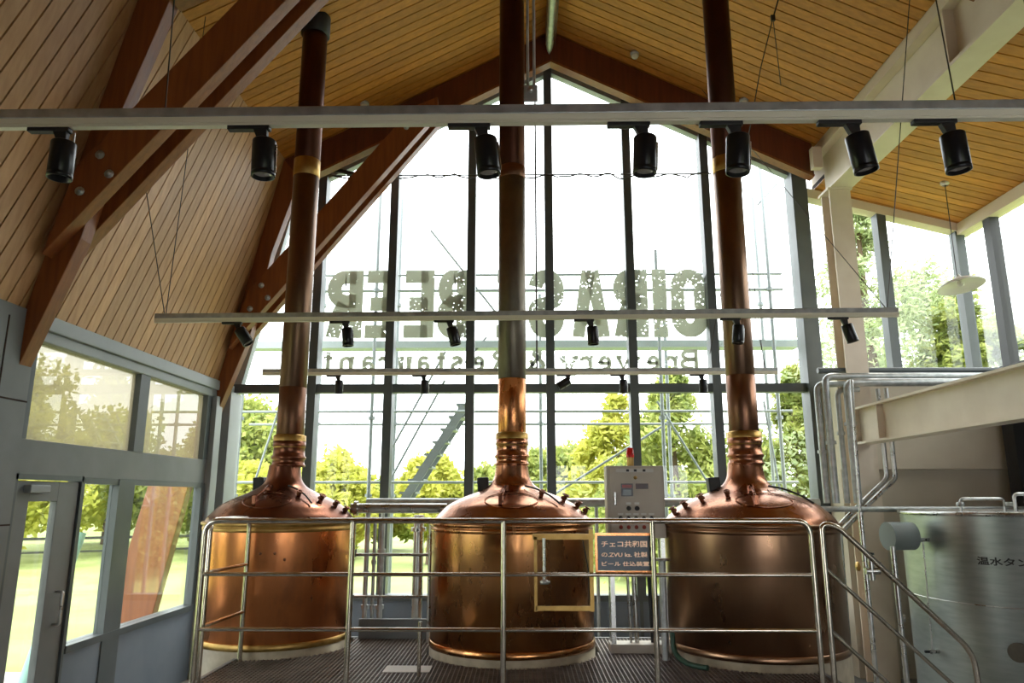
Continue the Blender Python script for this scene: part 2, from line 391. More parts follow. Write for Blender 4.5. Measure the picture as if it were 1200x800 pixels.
# ------------------------------------------------------------------ roof trusses
def truss(Y, label):
    t = thing('roof_truss', (XL + .02, Y, 2.95), label, 'roof truss', 'twin glulam roof trusses')
    # steep leg, set between the two brace plies
    leg = [(-3.80, 2.95), (-3.745, 2.95), (-3.40, 3.95), (-3.30, 4.45), (-3.20, 5.05), (-2.90, 6.08), (-3.12, 6.34), (XL + .02, 3.40), (-3.80, 3.3)]
    MB().prism(leg, 'y', Y - .07, Y + .07).build('rafter_leg', M['glulam_lt'], t, bevel=.006)
    lo = lambda x: zc(x) - .43
    l = [(-3.12, 6.34), (-2.90, 6.05), (AP[0], 7.77), (AP[0], AP[1] - .01)]
    MB().prism(l, 'y', Y - .07, Y + .07).build('rafter', M['glulam'], t, bevel=.006)
    r = [(AP[0], AP[1] - .01), (AP[0], 7.77), (3.80, 6.08), (3.80, zc(3.80) - .01)]
    MB().prism(r, 'y', Y - .07, Y + .07).build('rafter', M['glulam'], t, bevel=.006)
    lipr = MB()
    for (a, b_) in (((-2.9, 6.05), (AP[0], 7.77)), ((AP[0], 7.77), (3.8, 6.08))):
        lipr.obox((a[0], Y, a[1] - .012), (b_[0], Y, b_[1] - .012), .15, .03)
    lipr.build('rafter_soffit', M['glulam_lt'], t)
    # twin brace
    for y0 in (Y - .20, Y + .07):
        br = [(-3.60, 3.78), (-1.10, 6.93), (-1.10, 7.16), (-1.42, 7.02), (-3.42, 4.50)]
        MB().prism(br, 'y', y0, y0 + .13).build('brace', M['glulam_lt'], t, bevel=.006)
    for (x, z) in ((-3.37, 4.28), (-3.16, 4.42), (-3.25, 4.58), (-1.5, 6.72), (-1.35, 6.85)):
        bo = MB().lathe([(0, -.225), (.012, -.225), (.016, -.215), (.016, -.21), (.036, -.21), (.036, -.20)], (x, Y, z), 10, axis='y')
        bo.build('bolt', M['zinc'], t)
    return t
truss(5.35, 'reddish brown glulam truss nearest the viewer at upper left, its foot above the grey door')
truss(8.90, 'reddish brown glulam truss against the lettered window wall, slanting brace behind the left flue')

# ridge pipe and ridge board
rp = MB().box(AP[0] - .07, AP[0] + .07, YB, 8.82, 7.98, 8.16).build('ridge_beam', M['glulam'])
tag(rp, 'dark brown ridge beam running along the peak of the ceiling', 'beam')
rp = thing('ridge_pipe', (.38, 4, 7.85), 'grey round pipe with pointed end hanging under the ceiling ridge', 'pipe')
MB().tube([(.38, 1.5, 7.86), (.38, 8.62, 7.86), (.38, 8.72, 7.85), (.38, 8.80, 7.84)], [.05, .05, .035, .008], 16).build('tube', M['zinc'], rp)
for y in (2.5, 4.5, 6.5, 8.3): MB().tube([(.38, y, 7.98), (.38, y, 7.91)], .012, 6).build('hanger', M['zinc'], rp)

# ------------------------------------------------------------------ eaves beam and column (cream steel)
eb = thing('eaves_beam', (3.95, 5, 5.75), 'cream steel beam running under the right side of the boarded ceiling', 'beam')
MB().box(3.93, 3.99, YB, 8.84, 5.78, 6.33).build('web', M['cream'], eb)
MB().box(3.82, 4.10, YB, 8.84, 5.745, 5.78).build('bottom_flange', M['cream'], eb)
MB().box(3.82, 4.10, YB, 8.84, 6.33, 6.365).build('top_flange', M['cream'], eb)
for y in (5.9, 2.2): MB().box(3.83, 4.09, y, y + .02, 5.78, 6.33).build('stiffener', M['cream'], eb)
MB().box(3.88, 4.02, YB, 8.84, 6.365, 6.45).build('packing', M['glulam'], eb)
co = thing('steel_column', (3.95, 8.6, 0), 'cream steel column between the window wall and the side window', 'column')
MB().box(3.92, 3.95, 8.50, 8.71, 0, 5.745).build('web', M['cream'], co)
MB().box(3.81, 4.07, 8.48, 8.50, 0, 5.745).build('flange', M['cream'], co)
MB().box(3.81, 4.07, 8.71, 8.73, 0, 5.745).build('flange', M['cream'], co)
MB().box(3.79, 4.09, 8.46, 8.735, 5.72, 5.745).build('cap_plate', M['cream'], co)
MB().box(3.70, 3.82, 8.60, 8.70, 6.08, 6.36).build('bracket', M['cream'], co)
fb = thing('floor_beam', (3.88, 7, 2.58), 'pale cream steel beam running back to the column above the water tank', 'beam')
MB().box(3.90, 3.93, 1.0, 8.47, 2.61, 2.98).build('web', M['cream'], fb)
MB().box(3.82, 4.01, 1.0, 8.47, 2.98, 3.005).build('top_flange', M['cream'], fb)
MB().box(3.82, 4.01, 1.0, 8.47, 2.585, 2.61).build('bottom_flange', M['cream'], fb)
MB().box(3.83, 3.90, 7.9, 7.92, 2.61, 2.98).build('stiffener', M['cream'], fb)
cp = thing('channel_post', (5.75, 8.5, 0), 'dark steel post under the pale beam at the right edge', 'post')
MB().box(5.60, 5.82, 8.40, 8.60, .01, 2.9).build('shaft', M['blackmatt'], cp)
MB().box(5.56, 5.86, 8.36, 8.64, 2.9, 2.93).build('cap_plate', M['blackmatt'], cp)

# ------------------------------------------------------------------ platform with grating
KET = [(-2.18, 6.75, .65, 'l'), (-.09, 6.52, .69, 'm'), (1.93, 6.42, .71, 'r')]
PX0, PX1, PY0, PY1, PZ = -2.25, 2.16, 5.16, 7.0, .75
pf = thing('platform', (0, 6, 0), 'raised steel grating platform around the three copper kettles', 'platform')
def inside(x, y, m=.03):
    return any((x - k[0]) ** 2 + (y - k[1]) ** 2 < (k[2] + m) ** 2 for k in KET)
g = MB()
def runs(fn, t0, t1, st=.012):
    out = []; t = t0; s0 = None
    while t < t1:
        ok = not inside(*fn(t))
        if ok and s0 is None: s0 = t
        if not ok and s0 is not None: out.append((s0, t)); s0 = None
        t += st
    if s0 is not None: out.append((s0, t1))
    return out
x = PX0 + .02
while x < PX1:
    for a, b_ in runs(lambda t: (x, t), PY0, PY1): g.box(x - .003, x + .003, a, b_, PZ - .03, PZ)
    x += .032
y = PY0 + .02
while y < PY1:
    for a, b_ in runs(lambda t: (t, y), PX0, PX1): g.box(a, b_, y - .003, y + .003, PZ - .014, PZ - .001)
    y += .045
g.build('grating', M['grate'], pf)
e = MB()
e.box(PX0 - .03, PX1 + .03, PY0 - .04, PY0, PZ - .18, PZ + .005).box(PX0 - .03, PX1 + .03, PY1, PY1 + .04, PZ - .18, PZ + .005)
e.box(PX0 - .03, PX0, PY0, 6.1, PZ - .18, PZ + .005).box(PX1, PX1 + .03, PY0, 5.74, PZ - .18, PZ + .005)
for xx in (-1.2, .9): e.box(xx - .03, xx + .03, PY0, PY1, PZ - .16, PZ - .032)
e.build('edge_channel', M['panel_grey'], pf)
for xx in (PX0 + .03, -1.2, .9, PX1 - .03):
    for yy in (PY0 + .05, PY1 - .05):
        MB().box(xx - .04, xx + .04, yy - .04, yy + .04, .005, PZ - .16).build('leg', M['panel_grey'], pf)
kb = MB().box(-1.48, -.80, 6.94, 6.97, PZ + .002, PZ + .17).build('kick_plate', M['panel_grey'], pf)
cvp = MB().box(-1.02, -.68, 5.66, 5.86, PZ + .002, PZ + .008).build('drain_cover', M['cardboard'])
tag(cvp, 'pale flat cover plate lying on the grating between the left and middle kettles', 'cover')

# ------------------------------------------------------------------ copper kettles
def kettle(i, label):
    cx, cy, r, key = KET[i]
    body = {'l': M['cu_l'], 'm': M['cu_m'], 'r': M['cu_r']}[key]
    dome = {'l': M['cu_dark'], 'm': M['cu_dome'], 'r': M['cu_dome']}[key]
    k = thing('brew_kettle', (cx, cy, .02), label, 'kettle', 'copper brewing kettles with tall flues')
    zr = 1.79
    ptop = [(r, .86), (r, zr - .09)]
    MB().lathe([(r * .99, .845), (r, .85), (r, zr - .07)], (cx, cy, 0), 96).build('body', body, k)
    MB().lathe([(r - .03, .02), (r + .004, .02), (r + .004, .80), (r - .01, .80)], (cx, cy, 0), 72).build('skirt', M['skirt'], k)
    MB().lathe([(r - .01, .80), (r + .006, .80), (r + .008, .82), (r + .007, .845), (r + .001, .85), (r - .01, .86)], (cx, cy, 0), 96).build('base_band', M['brass'] if key == 'l' else body, k)
    MB().lathe([(r - .01, zr - .08), (r + .010, zr - .075), (r + .012, zr - .045), (r + .004, zr - .04), (r + .004, zr - .03), (r + .022, zr - .025), (r + .024, zr - .002), (r - .02, zr)], (cx, cy, 0), 96).build('rim_band', M['brass'] if key == 'l' else body, k)
    q = r / .69
    prof = [(.685, 1.787), (.66, 1.83), (.615, 1.875), (.555, 1.93), (.46, 1.98), (.36, 2.02), (.28, 2.05), (.225, 2.08), (.185, 2.115), (.16, 2.16), (.148, 2.22), (.142, 2.28)]
    prof = [(a * (q if a > .3 else 1 + (q - 1) * .3), z) for a, z in prof]
    # smooth the profile
    P = [Vector((a, z, 0)) for a, z in prof]; sm_ = []
    for j in range(len(P) - 1):
        p0 = P[max(j - 1, 0)]; p1 = P[j]; p2 = P[j + 1]; p3 = P[min(j + 2, len(P) - 1)]
        for t in (0, .25, .5, .75):
            sm_.append(.5 * ((2 * p1) + (p2 - p0) * t + (2 * p0 - 5 * p1 + 4 * p2 - p3) * t * t + (3 * p1 - p0 - 3 * p2 + p3) * t ** 3))
    sm_.append(P[-1])
    MB().lathe([(v.x, v.y) for v in sm_], (cx, cy, 0), 96).build('dome', dome, k)
    nx = {'l': -2.15, 'm': -.09, 'r': 1.94}[key]
    # flue, from the collar up through the ceiling
    fr_ = .125
    zt = zc(nx) + .1
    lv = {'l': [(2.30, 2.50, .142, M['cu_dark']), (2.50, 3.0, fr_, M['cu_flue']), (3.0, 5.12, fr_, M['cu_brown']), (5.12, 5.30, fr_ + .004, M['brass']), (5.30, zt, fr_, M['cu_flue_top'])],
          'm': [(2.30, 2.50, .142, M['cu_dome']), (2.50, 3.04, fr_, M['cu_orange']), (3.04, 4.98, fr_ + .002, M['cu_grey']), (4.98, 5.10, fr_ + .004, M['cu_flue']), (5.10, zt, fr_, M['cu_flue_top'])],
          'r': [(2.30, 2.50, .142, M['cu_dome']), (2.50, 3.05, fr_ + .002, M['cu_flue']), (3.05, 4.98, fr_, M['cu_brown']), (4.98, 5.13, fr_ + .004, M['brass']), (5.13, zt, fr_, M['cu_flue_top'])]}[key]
    for n_, (a, b_, rr, m_) in enumerate(lv):
        if n_ == 0:
            MB().lathe([(rr, a - .03), (rr + .01, a - .03), (rr + .012, a - .015), (rr, a - .005), (rr, a + .03), (rr + .012, a + .04), (rr + .012, a + .06), (rr, a + .07), (rr - .004, b_ - .06), (rr + .004, b_ - .05), (rr + .004, b_), (fr_ - .02, b_)], (nx, cy, 0), 48).build('neck', m_, k)
        else:
            nm = 'flue_band' if m_ is M['brass'] else 'flue'
            o = MB().lathe([(rr - .004, a), (rr, a + .004), (rr, b_ - .004), (rr - .004, b_)], (nx, cy, 0), 48).build(nm, m_, k)
            if m_ is M['cu_grey']: o['label'] = 'grey patinated middle length of the flue'
            if m_ is M['cu_orange']: o['label'] = 'bright orange copper foot of the flue'
    MB().lathe([(fr_ + .016, 2.44), (fr_ + .020, 2.445), (fr_ + .021, 2.50), (fr_ + .021, 2.55), (fr_ + .002, 2.56)], (nx, cy, 0), 48).build('flue_collar', M['brass'], k)
    zz = zc(nx)
    MB().lathe([(fr_ + .001, zz - .16), (fr_ + .022, zz - .15), (fr_ + .022, zz + .06)], (nx, cy, 0), 48).build('ceiling_sleeve', M['blackmatt'], k)
    # fittings on the dome
    def on(ang, rad):
        """point on the dome at angle, radius"""
        for j in range(len(sm_) - 1):
            if sm_[j].x >= rad >= sm_[j + 1].x:
                t = (sm_[j].x - rad) / max(1e-6, sm_[j].x - sm_[j + 1].x)
                return Vector((cx + rad * math.cos(ang), cy + rad * math.sin(ang), sm_[j].y + t * (sm_[j + 1].y - sm_[j].y)))
        return Vector((cx, cy, 2))
    # manway door on the front of the dome: hinge arm and plate
    a = R(-100)
    p = on(a, .50 * q); p2 = on(a, .26 * q)
    hg = MB(); hg.tube([p2 + Vector((0, 0, .02)), p2 + Vector((0, -.03, .03)), p + Vector((0, -.02, .035)), p + Vector((0, -.02, -.01))], .010, 8)
    hg.box(p2.x - .02, p2.x + .02, p2.y - .03, p2.y + .02, p2.z - .01, p2.z + .035)
    hg.box(p.x - .015, p.x + .015, p.y - .045, p.y - .005, p.z - .02, p.z + .05)
    hg.build('manway_hinge', M['cu_dark'], k)
    mw = MB(); pts = []
    for t in range(33):
        th = 2 * PI * t / 32
        aa = R(-90) + .48 * math.cos(th) * (1 if True else 0); rr = .46 * q + .12 * math.sin(th)
        pts.append(on(aa, rr) + Vector((0, 0, .006)))
    mw.tube(pts, .004, 6, False); mw.build('manway_seam', dome, k)
    # dark square light box behind the neck on the left
    pb = on(R(165), .26 * q)
    MB().obox(pb - Vector((0, 0, .03)), pb + Vector((-.01, .0, .11)), .10, .10, (0, 1, 0)).build('sight_light', M['blackmatt'], k, bevel=.01)
    # valves over the right or left shoulder
    side = -1 if key == 'r' else 1
    for n_, (an, rd, sz) in enumerate(((-30, .50, 1.), (-18, .58, .9), (-52, .40, .8), (-8, .63, .9))):
        an = R(an) if side == 1 else R(180 - an)
        p = on(an, rd * q); nrm_ = Vector((math.cos(an) * .5, math.sin(an) * .5, .9)).normalized()
        v = MB(); v.tube([p - nrm_ * .01, p + nrm_ * .03 * sz], .018, 10)
        v.lathe([(0, 0), (.026 * sz, .004), (.030 * sz, .016), (.022 * sz, .03), (0, .032)], (0, 0, 0), 14)
        n0 = len(v.v) - 14 * 5
        for j in range(n0, len(v.v)):
            q_ = Vector(v.v[j]); v.v[j] = tuple(q_ + p + nrm_ * .018 * sz)
        v.build('valve', M['cu_dark'], k)
        hw = MB(); c_ = p + nrm_ * .06 * sz; u_ = nrm_.orthogonal().normalized(); w_ = nrm_.cross(u_)
        hw.tube([c_ + (u_ * math.cos(j * PI / 6) + w_ * math.sin(j * PI / 6)) * .028 * sz for j in range(13)], .006, 6, False)
        hw.tube([c_ - u_ * .028, c_ + u_ * .028], .004, 6); hw.tube([p + nrm_ * .03 * sz, c_], .007, 6)
        hw.build('handwheel', M['cu_dark'], k)
    # thin conduit lying over the dome
    an = R(-60)
    pth = [on(R(-62), .24 * q) + Vector((0, 0, .02)), on(R(-52), .33 * q) + Vector((0, 0, .04)), on(R(-45), .45 * q) + Vector((0, -.02, .03)), on(R(-44), .55 * q) + Vector((0, -.02, .015))]
    MB().tube(fillet(pth, .05), .008, 8).build('conduit', M['blackmatt'], k)
    # faint seam studs on the body
    for j, (an, z) in enumerate(((-75, 1.55), (-85, 1.55), (-95, 1.56), (-68, 1.5))):
        an = R(an); st = MB().lathe([(0, 0), (.012, .0), (.010, .008), (0, .010)], (cx + (r + .001) * math.cos(an), cy + (r + .002) * math.sin(an) - .006, z), 8, axis='y')
        if key == 'l': st.build('rivet', M['cu_dark'], k)
    return k
kettle(0, 'bright copper kettle on the left with a dark dome and tall brown flue')
kettle(1, 'middle copper kettle with gleaming gold left side and grey patinated flue')
kettle(2, 'right copper kettle, dull brown body, with the white-edged dome beside the stair rail')

# ------------------------------------------------------------------ railings
TR = .019
def rails(name, label, tops, mids, posts, cat='railing', loc=(0, 0, 0), group=None, mt=None):
    t = thing(name, loc, label, cat, group); mt = mt or M['inox']
    for p in tops: MB().tube(p, TR, 12).build('handrail', mt, t)
    for p in mids: MB().tube(p, TR * .72, 10).build('mid_rail', mt, t)
    for p in posts:
        MB().tube(p, TR, 12).build('post', mt, t)
        b = p[0]; MB().lathe([(.045, 0), (.045, .008), (.02, .012)], (b[0], b[1], b[2]), 14).build('base_flange', mt, t)
    return t
Y0 = 5.25; ZT, ZM, ZL = 1.835, 1.475, 1.115
rails('platform_railing', 'long stainless guard rail along the front edge of the grating platform',
      [fillet([(-2.23, Y0, PZ), (-2.23, Y0, ZT), (2.0, Y0, ZT), (2.0, Y0, PZ)], .10)],
      [[(-2.23, Y0, z), (2.0, Y0, z)] for z in (ZM, ZL)],
      [[(xx, Y0, PZ), (xx, Y0, ZT)] for xx in (-1.19, -.132, .905)], loc=(0, Y0, PZ))
rails('side_railing', 'short stainless side rail running back from the left corner to the left kettle',
      [fillet([(-2.235, Y0 + .10, PZ), (-2.235, Y0 + .10, ZT), (-2.20, 6.02, ZT), (-2.20, 6.02, PZ)], .08)],
      [[(-2.235, Y0 + .10, z), (-2.20, 6.02, z)] for z in (ZM, ZL)], [], loc=(-2.2, 5.6, PZ))
rails('rear_railing', 'stainless rear rail with rungs behind the gap between left and middle kettles',
      [fillet([(-1.53, 6.80, PZ), (-1.53, 6.80, 1.80), (-.83, 6.80, 1.80), (-.83, 6.80, PZ)], .03)],
      [[(-1.50, 6.80, z), (-.83, 6.80, z)] for z in (1.49, 1.13)], [], loc=(-1.2, 6.8, PZ), mt=M['inoxpipe'])
# stair handrail going down to the right
a0 = Vector((2.10, Y0, 1.78)); sl = -.98
pts = fillet([(2.08, Y0, PZ), (2.08, Y0, 1.82), (2.19, Y0, 1.80), (3.02, Y0, .98), (3.06, Y0, .01)], .10, 6)
sr = thing('stair_railing', (2.5, Y0, 0), 'stainless stair rail sloping down to the right in front of the water tank', 'railing')
MB().tube(pts, TR, 12).build('handrail', M['inox'], sr)
MB().tube([(2.08, Y0, 1.52), (3.05, Y0, .60)], TR * .72, 10).build('mid_rail', M['inox'], sr)
MB().tube([(2.08, Y0, 1.12), (3.05, Y0, .20)], TR * .72, 10).build('mid_rail', M['inox'], sr)
ss = thing('stairs', (2.6, 5.6, 0), 'steel stair flight descending from the right end of the platform', 'stairs')
for j in range(4):
    xx = 2.20 + .16 * j + .02; zz = PZ - .15 * (j + 1)
    MB().box(xx, xx + .2, 5.27, 5.72, zz - .03, zz).build('tread', M['grate'], ss)
MB().prism([(2.19, .745), (2.19, .55), (2.75, .0), (2.95, .0)], 'y', 5.725, 5.745).build('stringer', M['panel_grey'], ss)

# copper tube frame with a chrome sample pipe in front of the middle kettle
ff = thing('gauge_frame', (.3, 5.5, .75), 'square coppery tube frame with a small chrome pipe, hung before the middle kettle', 'frame')
YG = 5.32; s_ = YG / 5.7
xa, xb, za, zb = .092, .482, 1.245, 1.725
fm = MB(); fm.obox((xa, YG, za - .02), (xa, YG, zb), .022, .022); fm.obox((xb, YG, za - .02), (xb, YG, zb + .05), .028, .028); fm.obox((xa, YG, za), (xb, YG, za), .022, .03); fm.obox((xa - .02, YG, zb), (xb + .02, YG, zb), .022, .04)
fm.build('frame_bar', M['brass'], ff)
MB().tube([(xa + .06, YG - .015, zb - .01), (xa + .06, YG - .015, 1.46), (xa + .06, YG - .015, 1.44)], .013, 12).lathe([(0, 0), (.028, .0), (.03, .02), (.012, .035)], (xa + .06, YG - .015, 1.405), 14).build('sample_pipe', M['inoxpipe'], ff)
MB().tube([(xa + .03, YG - .02, 1.42), (xa + .10, YG - .02, 1.42)], .008, 8).build('tap_lever', M['inoxpipe'], ff)
MB().tube([(xb - .06, YG + .005, zb), (xb - .02, YG + .02, 1.5), (xb - .015, YG + .02, 1.28)], .004, 6).build('cable', M['blackmatt'], ff)

# sign plate on the railing
def textmesh(body, w=None, h=None, extrude=.002, offset=0.):
    cu = bpy.data.curves.new('t', 'FONT'); cu.body = body; cu.extrude = extrude; cu.offset = offset; cu.resolution_u = 3
    o = bpy.data.objects.new('t', cu); C.objects.link(o); bpy.context.view_layer.update()
    dg = bpy.context.evaluated_depsgraph_get(); me = bpy.data.meshes.new_from_object(o.evaluated_get(dg))
    bpy.data.objects.remove(o); bpy.data.curves.remove(cu)
    xs = [v.co.x for v in me.vertices]; ys = [v.co.y for v in me.vertices]; zs = [v.co.z for v in me.vertices]
    x0, x1, y0, y1 = min(xs), max(xs), min(ys), max(ys)
    vs = [((v.co.x - x0) / (x1 - x0) * (w or (x1 - x0)), (v.co.y - y0) / (y1 - y0) * (h or (y1 - y0)), v.co.z) for v in me.vertices]
    fs = [tuple(p.vertices) for p in me.polygons]; bpy.data.meshes.remove(me)
    return vs, fs
sg = thing('sign_plate', (.72, 5.27, 1.62), 'dark sign with three lines of coppery Japanese writing on the railing', 'sign')
YS = 5.285; sx0, sx1, sz0, sz1 = .508, .925, 1.485, 1.752
MB().box(sx0 + .015, sx1 - .015, YS + .004, YS + .014, sz0 + .015, sz1 - .015).build('plate', mat('sign plate', (.035, .045, .055), .25, .3), sg)
MB().box(sx0, sx1, YS, YS + .02, sz1 - .018, sz1).box(sx0, sx1, YS, YS + .02, sz0, sz0 + .012).box(sx0, sx0 + .016, YS, YS + .02, sz0 + .012, sz1 - .018).box(sx1 - .016, sx1, YS, YS + .02, sz0 + .012, sz1 - .018).build('sign_frame', M['cu_orange'], sg)
mt_let = mat('copper lettering', (.95, .62, .42), .35, .3)
for body, zz, hh, x0_, x1_ in (('チェコ共和国', 1.655, .044, .552, .872), ('の.ZVU ks. 社製', 1.588, .036, .552, .872), ('ビール 仕込装置', 1.528, .032, .552, .882)):
    vs, fs = textmesh(body, x1_ - x0_, hh, .001, .022)
    MB().add([(v[0] + x0_, YS + .002 + v[2], v[1] + zz) for v in vs], fs).build('lettering', mt_let, sg)

# ------------------------------------------------------------------ control panel
cpn = thing('control_panel', (.97, 6.4, .75), 'beige control cabinet on legs with displays, switches and red beacon between middle and right kettles', 'control cabinet')
bx0, bx1, by0, by1, bz0, bz1 = .72, 1.21, 6.34, 6.52, 1.66, 2.26
mbx = noisy('beige cabinet', (.50, .44, .36), (.55, .49, .41), 4, .45)
MB().box(bx0, bx1, by0, by1, bz0, bz1).build('cabinet', mbx, cpn, bevel=.006)
MB().box(bx0 + .025, bx1 - .02, by0 - .012, by0, bz0 + .03, bz1 - .02).build('door', mbx, cpn, bevel=.003)
MB().box(.84, .94, by0 - .022, by0 - .012, 2.005, 2.11).build('display', mat('display', (.03, .03, .035), .2), cpn)
MB().box(.965, 1.07, by0 - .022, by0 - .012, 2.065, 2.11).build('display', mat('red display', (.05, .012, .01), .2), cpn)
MB().box(.85, .93, by0 - .025, by0 - .022, 2.075, 2.10).build('digit_strip', mat('digits', (.35, .04, .03), .3), cpn)
MB().box(.855, .925, by0 - .025, by0 - .022, 2.015, 2.06).build('screen', mat('screen', (.25, .30, .32), .2), cpn)
MB().box(.80, 1.12, by0 - .018, by0 - .012, 2.205, 2.235).build('name_strip', mat('pale strip', (.62, .60, .56), .5), cpn)
for xx in (.90, .965, 1.04): MB().box(xx - .012, xx + .012, by0 - .020, by0 - .018, 2.21, 2.23).build('caption', M['blackmatt'], cpn)
MB().lathe([(0, -.03), (.014, -.028), (.016, -.012)], (.965, by0, 2.16), 12, axis='y').build('key_lock', M['brass'], cpn)
MB().box(.775, .795, by0 - .035, by0 - .012, 1.93, 2.04).build('handle', M['inoxpipe'], cpn, bevel=.004)
for xx in (.90, .97): 
    MB().lathe([(0, -.04), (.018, -.038), (.02, -.012)], (xx, by0, 1.905), 14, axis='y').build('knob', M['blackmatt'], cpn)
    MB().box(xx - .02, xx + .02, by0 - .016, by0 - .012, 1.935, 1.955).build('caption', mat('caption', (.7, .7, .66), .5), cpn)
for row in (0, 1):
    for j in range(5):
        xx = .83 + .065 * j; z = 1.825 - row * .075
        MB().lathe([(0, -.035), (.014, -.033), (.017, -.012)], (xx, by0, z), 12, axis='y').build('switch', M['blackmatt'] if not row else mat('red button', (.35, .05, .03), .35), cpn)
        MB().box(xx - .022, xx + .022, by0 - .016, by0 - .012, z + .025, z + .04).build('caption', mat('caption2', (.7, .7, .66), .5), cpn)
for xx in (bx0 + .03, bx1 - .03):
    for yy in (by0 + .03, by1 - .03):
        MB().box(xx - .018, xx + .018, yy - .018, yy + .018, PZ + .07, bz0).build('leg', M['inoxpipe'], cpn)
MB().box(bx0, bx1, by0, by1, PZ + .002, PZ + .07).build('base_frame', mbx, cpn)
for xx, rr in ((.88, .012), (.93, .02), (1.06, .016), (1.09, .02)):
    MB().tube([(xx, by0 + .09, bz0), (xx + .01, by0 + .1, 1.2), (xx + .02, by0 + .1, PZ + .05)], rr, 10).build('conduit', M['blackmatt'] if xx > 1 else M['inoxpipe'], cpn)
MB().lathe([(0, 2.42), (.03, 2.415), (.034, 2.35), (.034, 2.335)], (.94, 6.42, 0), 20).build('beacon_lens', mat('red beacon', (.75, .02, .02), .25), cpn)
MB().lathe([(.03, 2.335), (.03, 2.26)], (.94, 6.42, 0), 20).build('beacon_base', M['brass'], cpn)

# ------------------------------------------------------------------ pipes behind the kettles
def pipe(name, label, pts, r, m=None, rad=.08, cat='pipe', group=None, joints=()):
    pts = fillet(pts, rad) if len(pts) > 2 else [Vector(p) for p in pts]
    t = thing(name, pts[0], label, cat, group)
    MB().tube(pts, r, 14).build('tube', m or M['inoxpipe'], t)
    for j in joints:
        p = Vector(j[0]); d = Vector(j[1]).normalized()
        MB().tube([p - d * .018, p + d * .018], r * 1.5, 14).build('coupling', m or M['inoxpipe'], t)
    return t
pipe('cross_pipe', 'thick dark horizontal pipe crossing the window wall behind the kettles', [(-1.9, 9.1, 1.93), (3.60, 9.1, 1.93)], .055, M['zinc'])
cpt = [o for o in bpy.data.objects if o.name == 'cross_pipe'][0]
for xx in (-1.7, .9, 3.5): MB().tube([(xx, 9.1, .005), (xx, 9.1, 1.9)], .022, 10).build('post', M['zinc'], cpt)
pipe('header_pipe', 'short thick pipe with pale flange running left from the middle kettle', [(-1.60, 6.95, 1.895), (-.70, 6.95, 1.895)], .045, M['inoxpipe'], joints=[((-1.55, 6.95, 1.895), (1, 0, 0))])
pipe('riser_pipe', 'thick pale vertical pipe just left of the middle kettle', [(-.98, 7.1, .02), (-.98, 7.1, 1.83)], .05, M['inoxpipe'], joints=[((-.98, 7.1, 1.7), (0, 0, 1))])
for j, (xx, rr, lb) in enumerate(((-1.47, .022, 'thin vertical pipe nearest the left kettle in the rear pipe cluster'), (-1.40, .016, 'slimmest vertical pipe in the rear cluster between left and middle kettles'), (-1.33, .026, 'right-hand vertical pipe of the rear cluster beside the left kettle'))):
    t = pipe('riser_pipe', lb, [(xx, 7.12, .02), (xx, 7.12, 1.86 - .05 * j)], rr, M['zinc'], group='rear pipe cluster', joints=[((xx, 7.12, 1.3 + .1 * j), (0, 0, 1)), ((xx, 7.12, 1.0), (0, 0, 1))])
pipe('floor_pole', 'thin bright upright pole standing on the grating by the pale cover plate', [(-.74, 5.55, PZ + .002), (-.74, 5.55, 1.12)], .014, M['inox'])
pipe('cask_pipe', 'upright grey pipe with a flat pale cap left of the right kettle', [(1.12, 6.1, PZ + .002), (1.12, 6.1, 1.50)], .028, M['zinc'])
MBc = MB().lathe([(0, 0), (.07, 0), (.07, .016), (0, .016)], (1.12, 6.1, 1.50), 20).build('pipe_cap', M['inoxpipe']); 
MBc.parent = bpy.data.objects['cask_pipe']; MBc.matrix_parent_inverse = Matrix.Translation(-Vector(MBc.parent.location))
hose = thing('hose', (1.2, 5.9, PZ), 'short dark green hose curling on the grating at the right kettle', 'hose')
MB().tube(fillet([(1.16, 6.02, 1.0), (1.16, 5.98, .82), (1.24, 5.85, .77), (1.36, 5.75, .77)], .1), .02, 10).build('tube', mat('green hose', (.03, .08, .05), .5), hose)

# vertical pipe bundle right of the right kettle, elbows into long pipes under the aisle window
for j, (xx, zt_, yy, lb) in enumerate(((3.42, 3.28, 8.42, 'leftmost of the tall pipes rising beside the window corner'), (3.50, 3.36, 8.36, 'second tall pipe beside the window corner, bending right under the sill'),
                                       (3.60, 3.20, 8.30, 'third tall pipe beside the window corner'), (3.69, 3.27, 8.24, 'tall pipe nearest the cream column, bending right under the sill'))):
    x2 = (3.75, 5.75, 3.85, 5.7)[j]
    pipe('corner_pipe', lb, [(xx, yy, 1.93), (xx, yy, zt_), (x2, yy, zt_)], (.035, .04, .03, .045)[j], M['zinc'], .09, group='tall pipes beside the window corner', joints=[((xx, yy, 2.5 + .1 * j), (0, 0, 1))])
pipe('shelf_pipe', 'horizontal dark pipe running over the water tank from the right kettle', [(2.9, 8.1, 1.87), (5.85, 8.1, 1.87)], .03, M['zinc'])
pipe('duct_pipe', 'grey square-topped duct along the bottom of the aisle window', [(3.5, 8.55, 3.46), (5.8, 8.55, 3.46)], .035, M['steel_grey'])
p2 = at(1042, 560, Y=8.2); p3 = at(1010, 592, Y=8.2); p4 = at(978, 625, Y=8.2); p0 = Vector((p2.x + .01, 8.2, 3.2)); p2.x += .01
for k_, dx, lb in ((0, 0.06, 'outer of two chrome pipes bending down left beside the column'), (1, .0, 'inner of two chrome pipes bending down left beside the column')):
    o_ = Vector((dx, k_ * .07, 0))
    pipe('bent_pipe', lb, [p0 + o_, p2 + o_, p3 + o_, p4 + o_, Vector((p4.x - .02, 8.2, .01)) + o_], .024, M['inoxpipe'], .05, group='two bent chrome pipes')
q0 = at(998, 445, Y=7.6); q1 = at(1008, 600, Y=7.6)
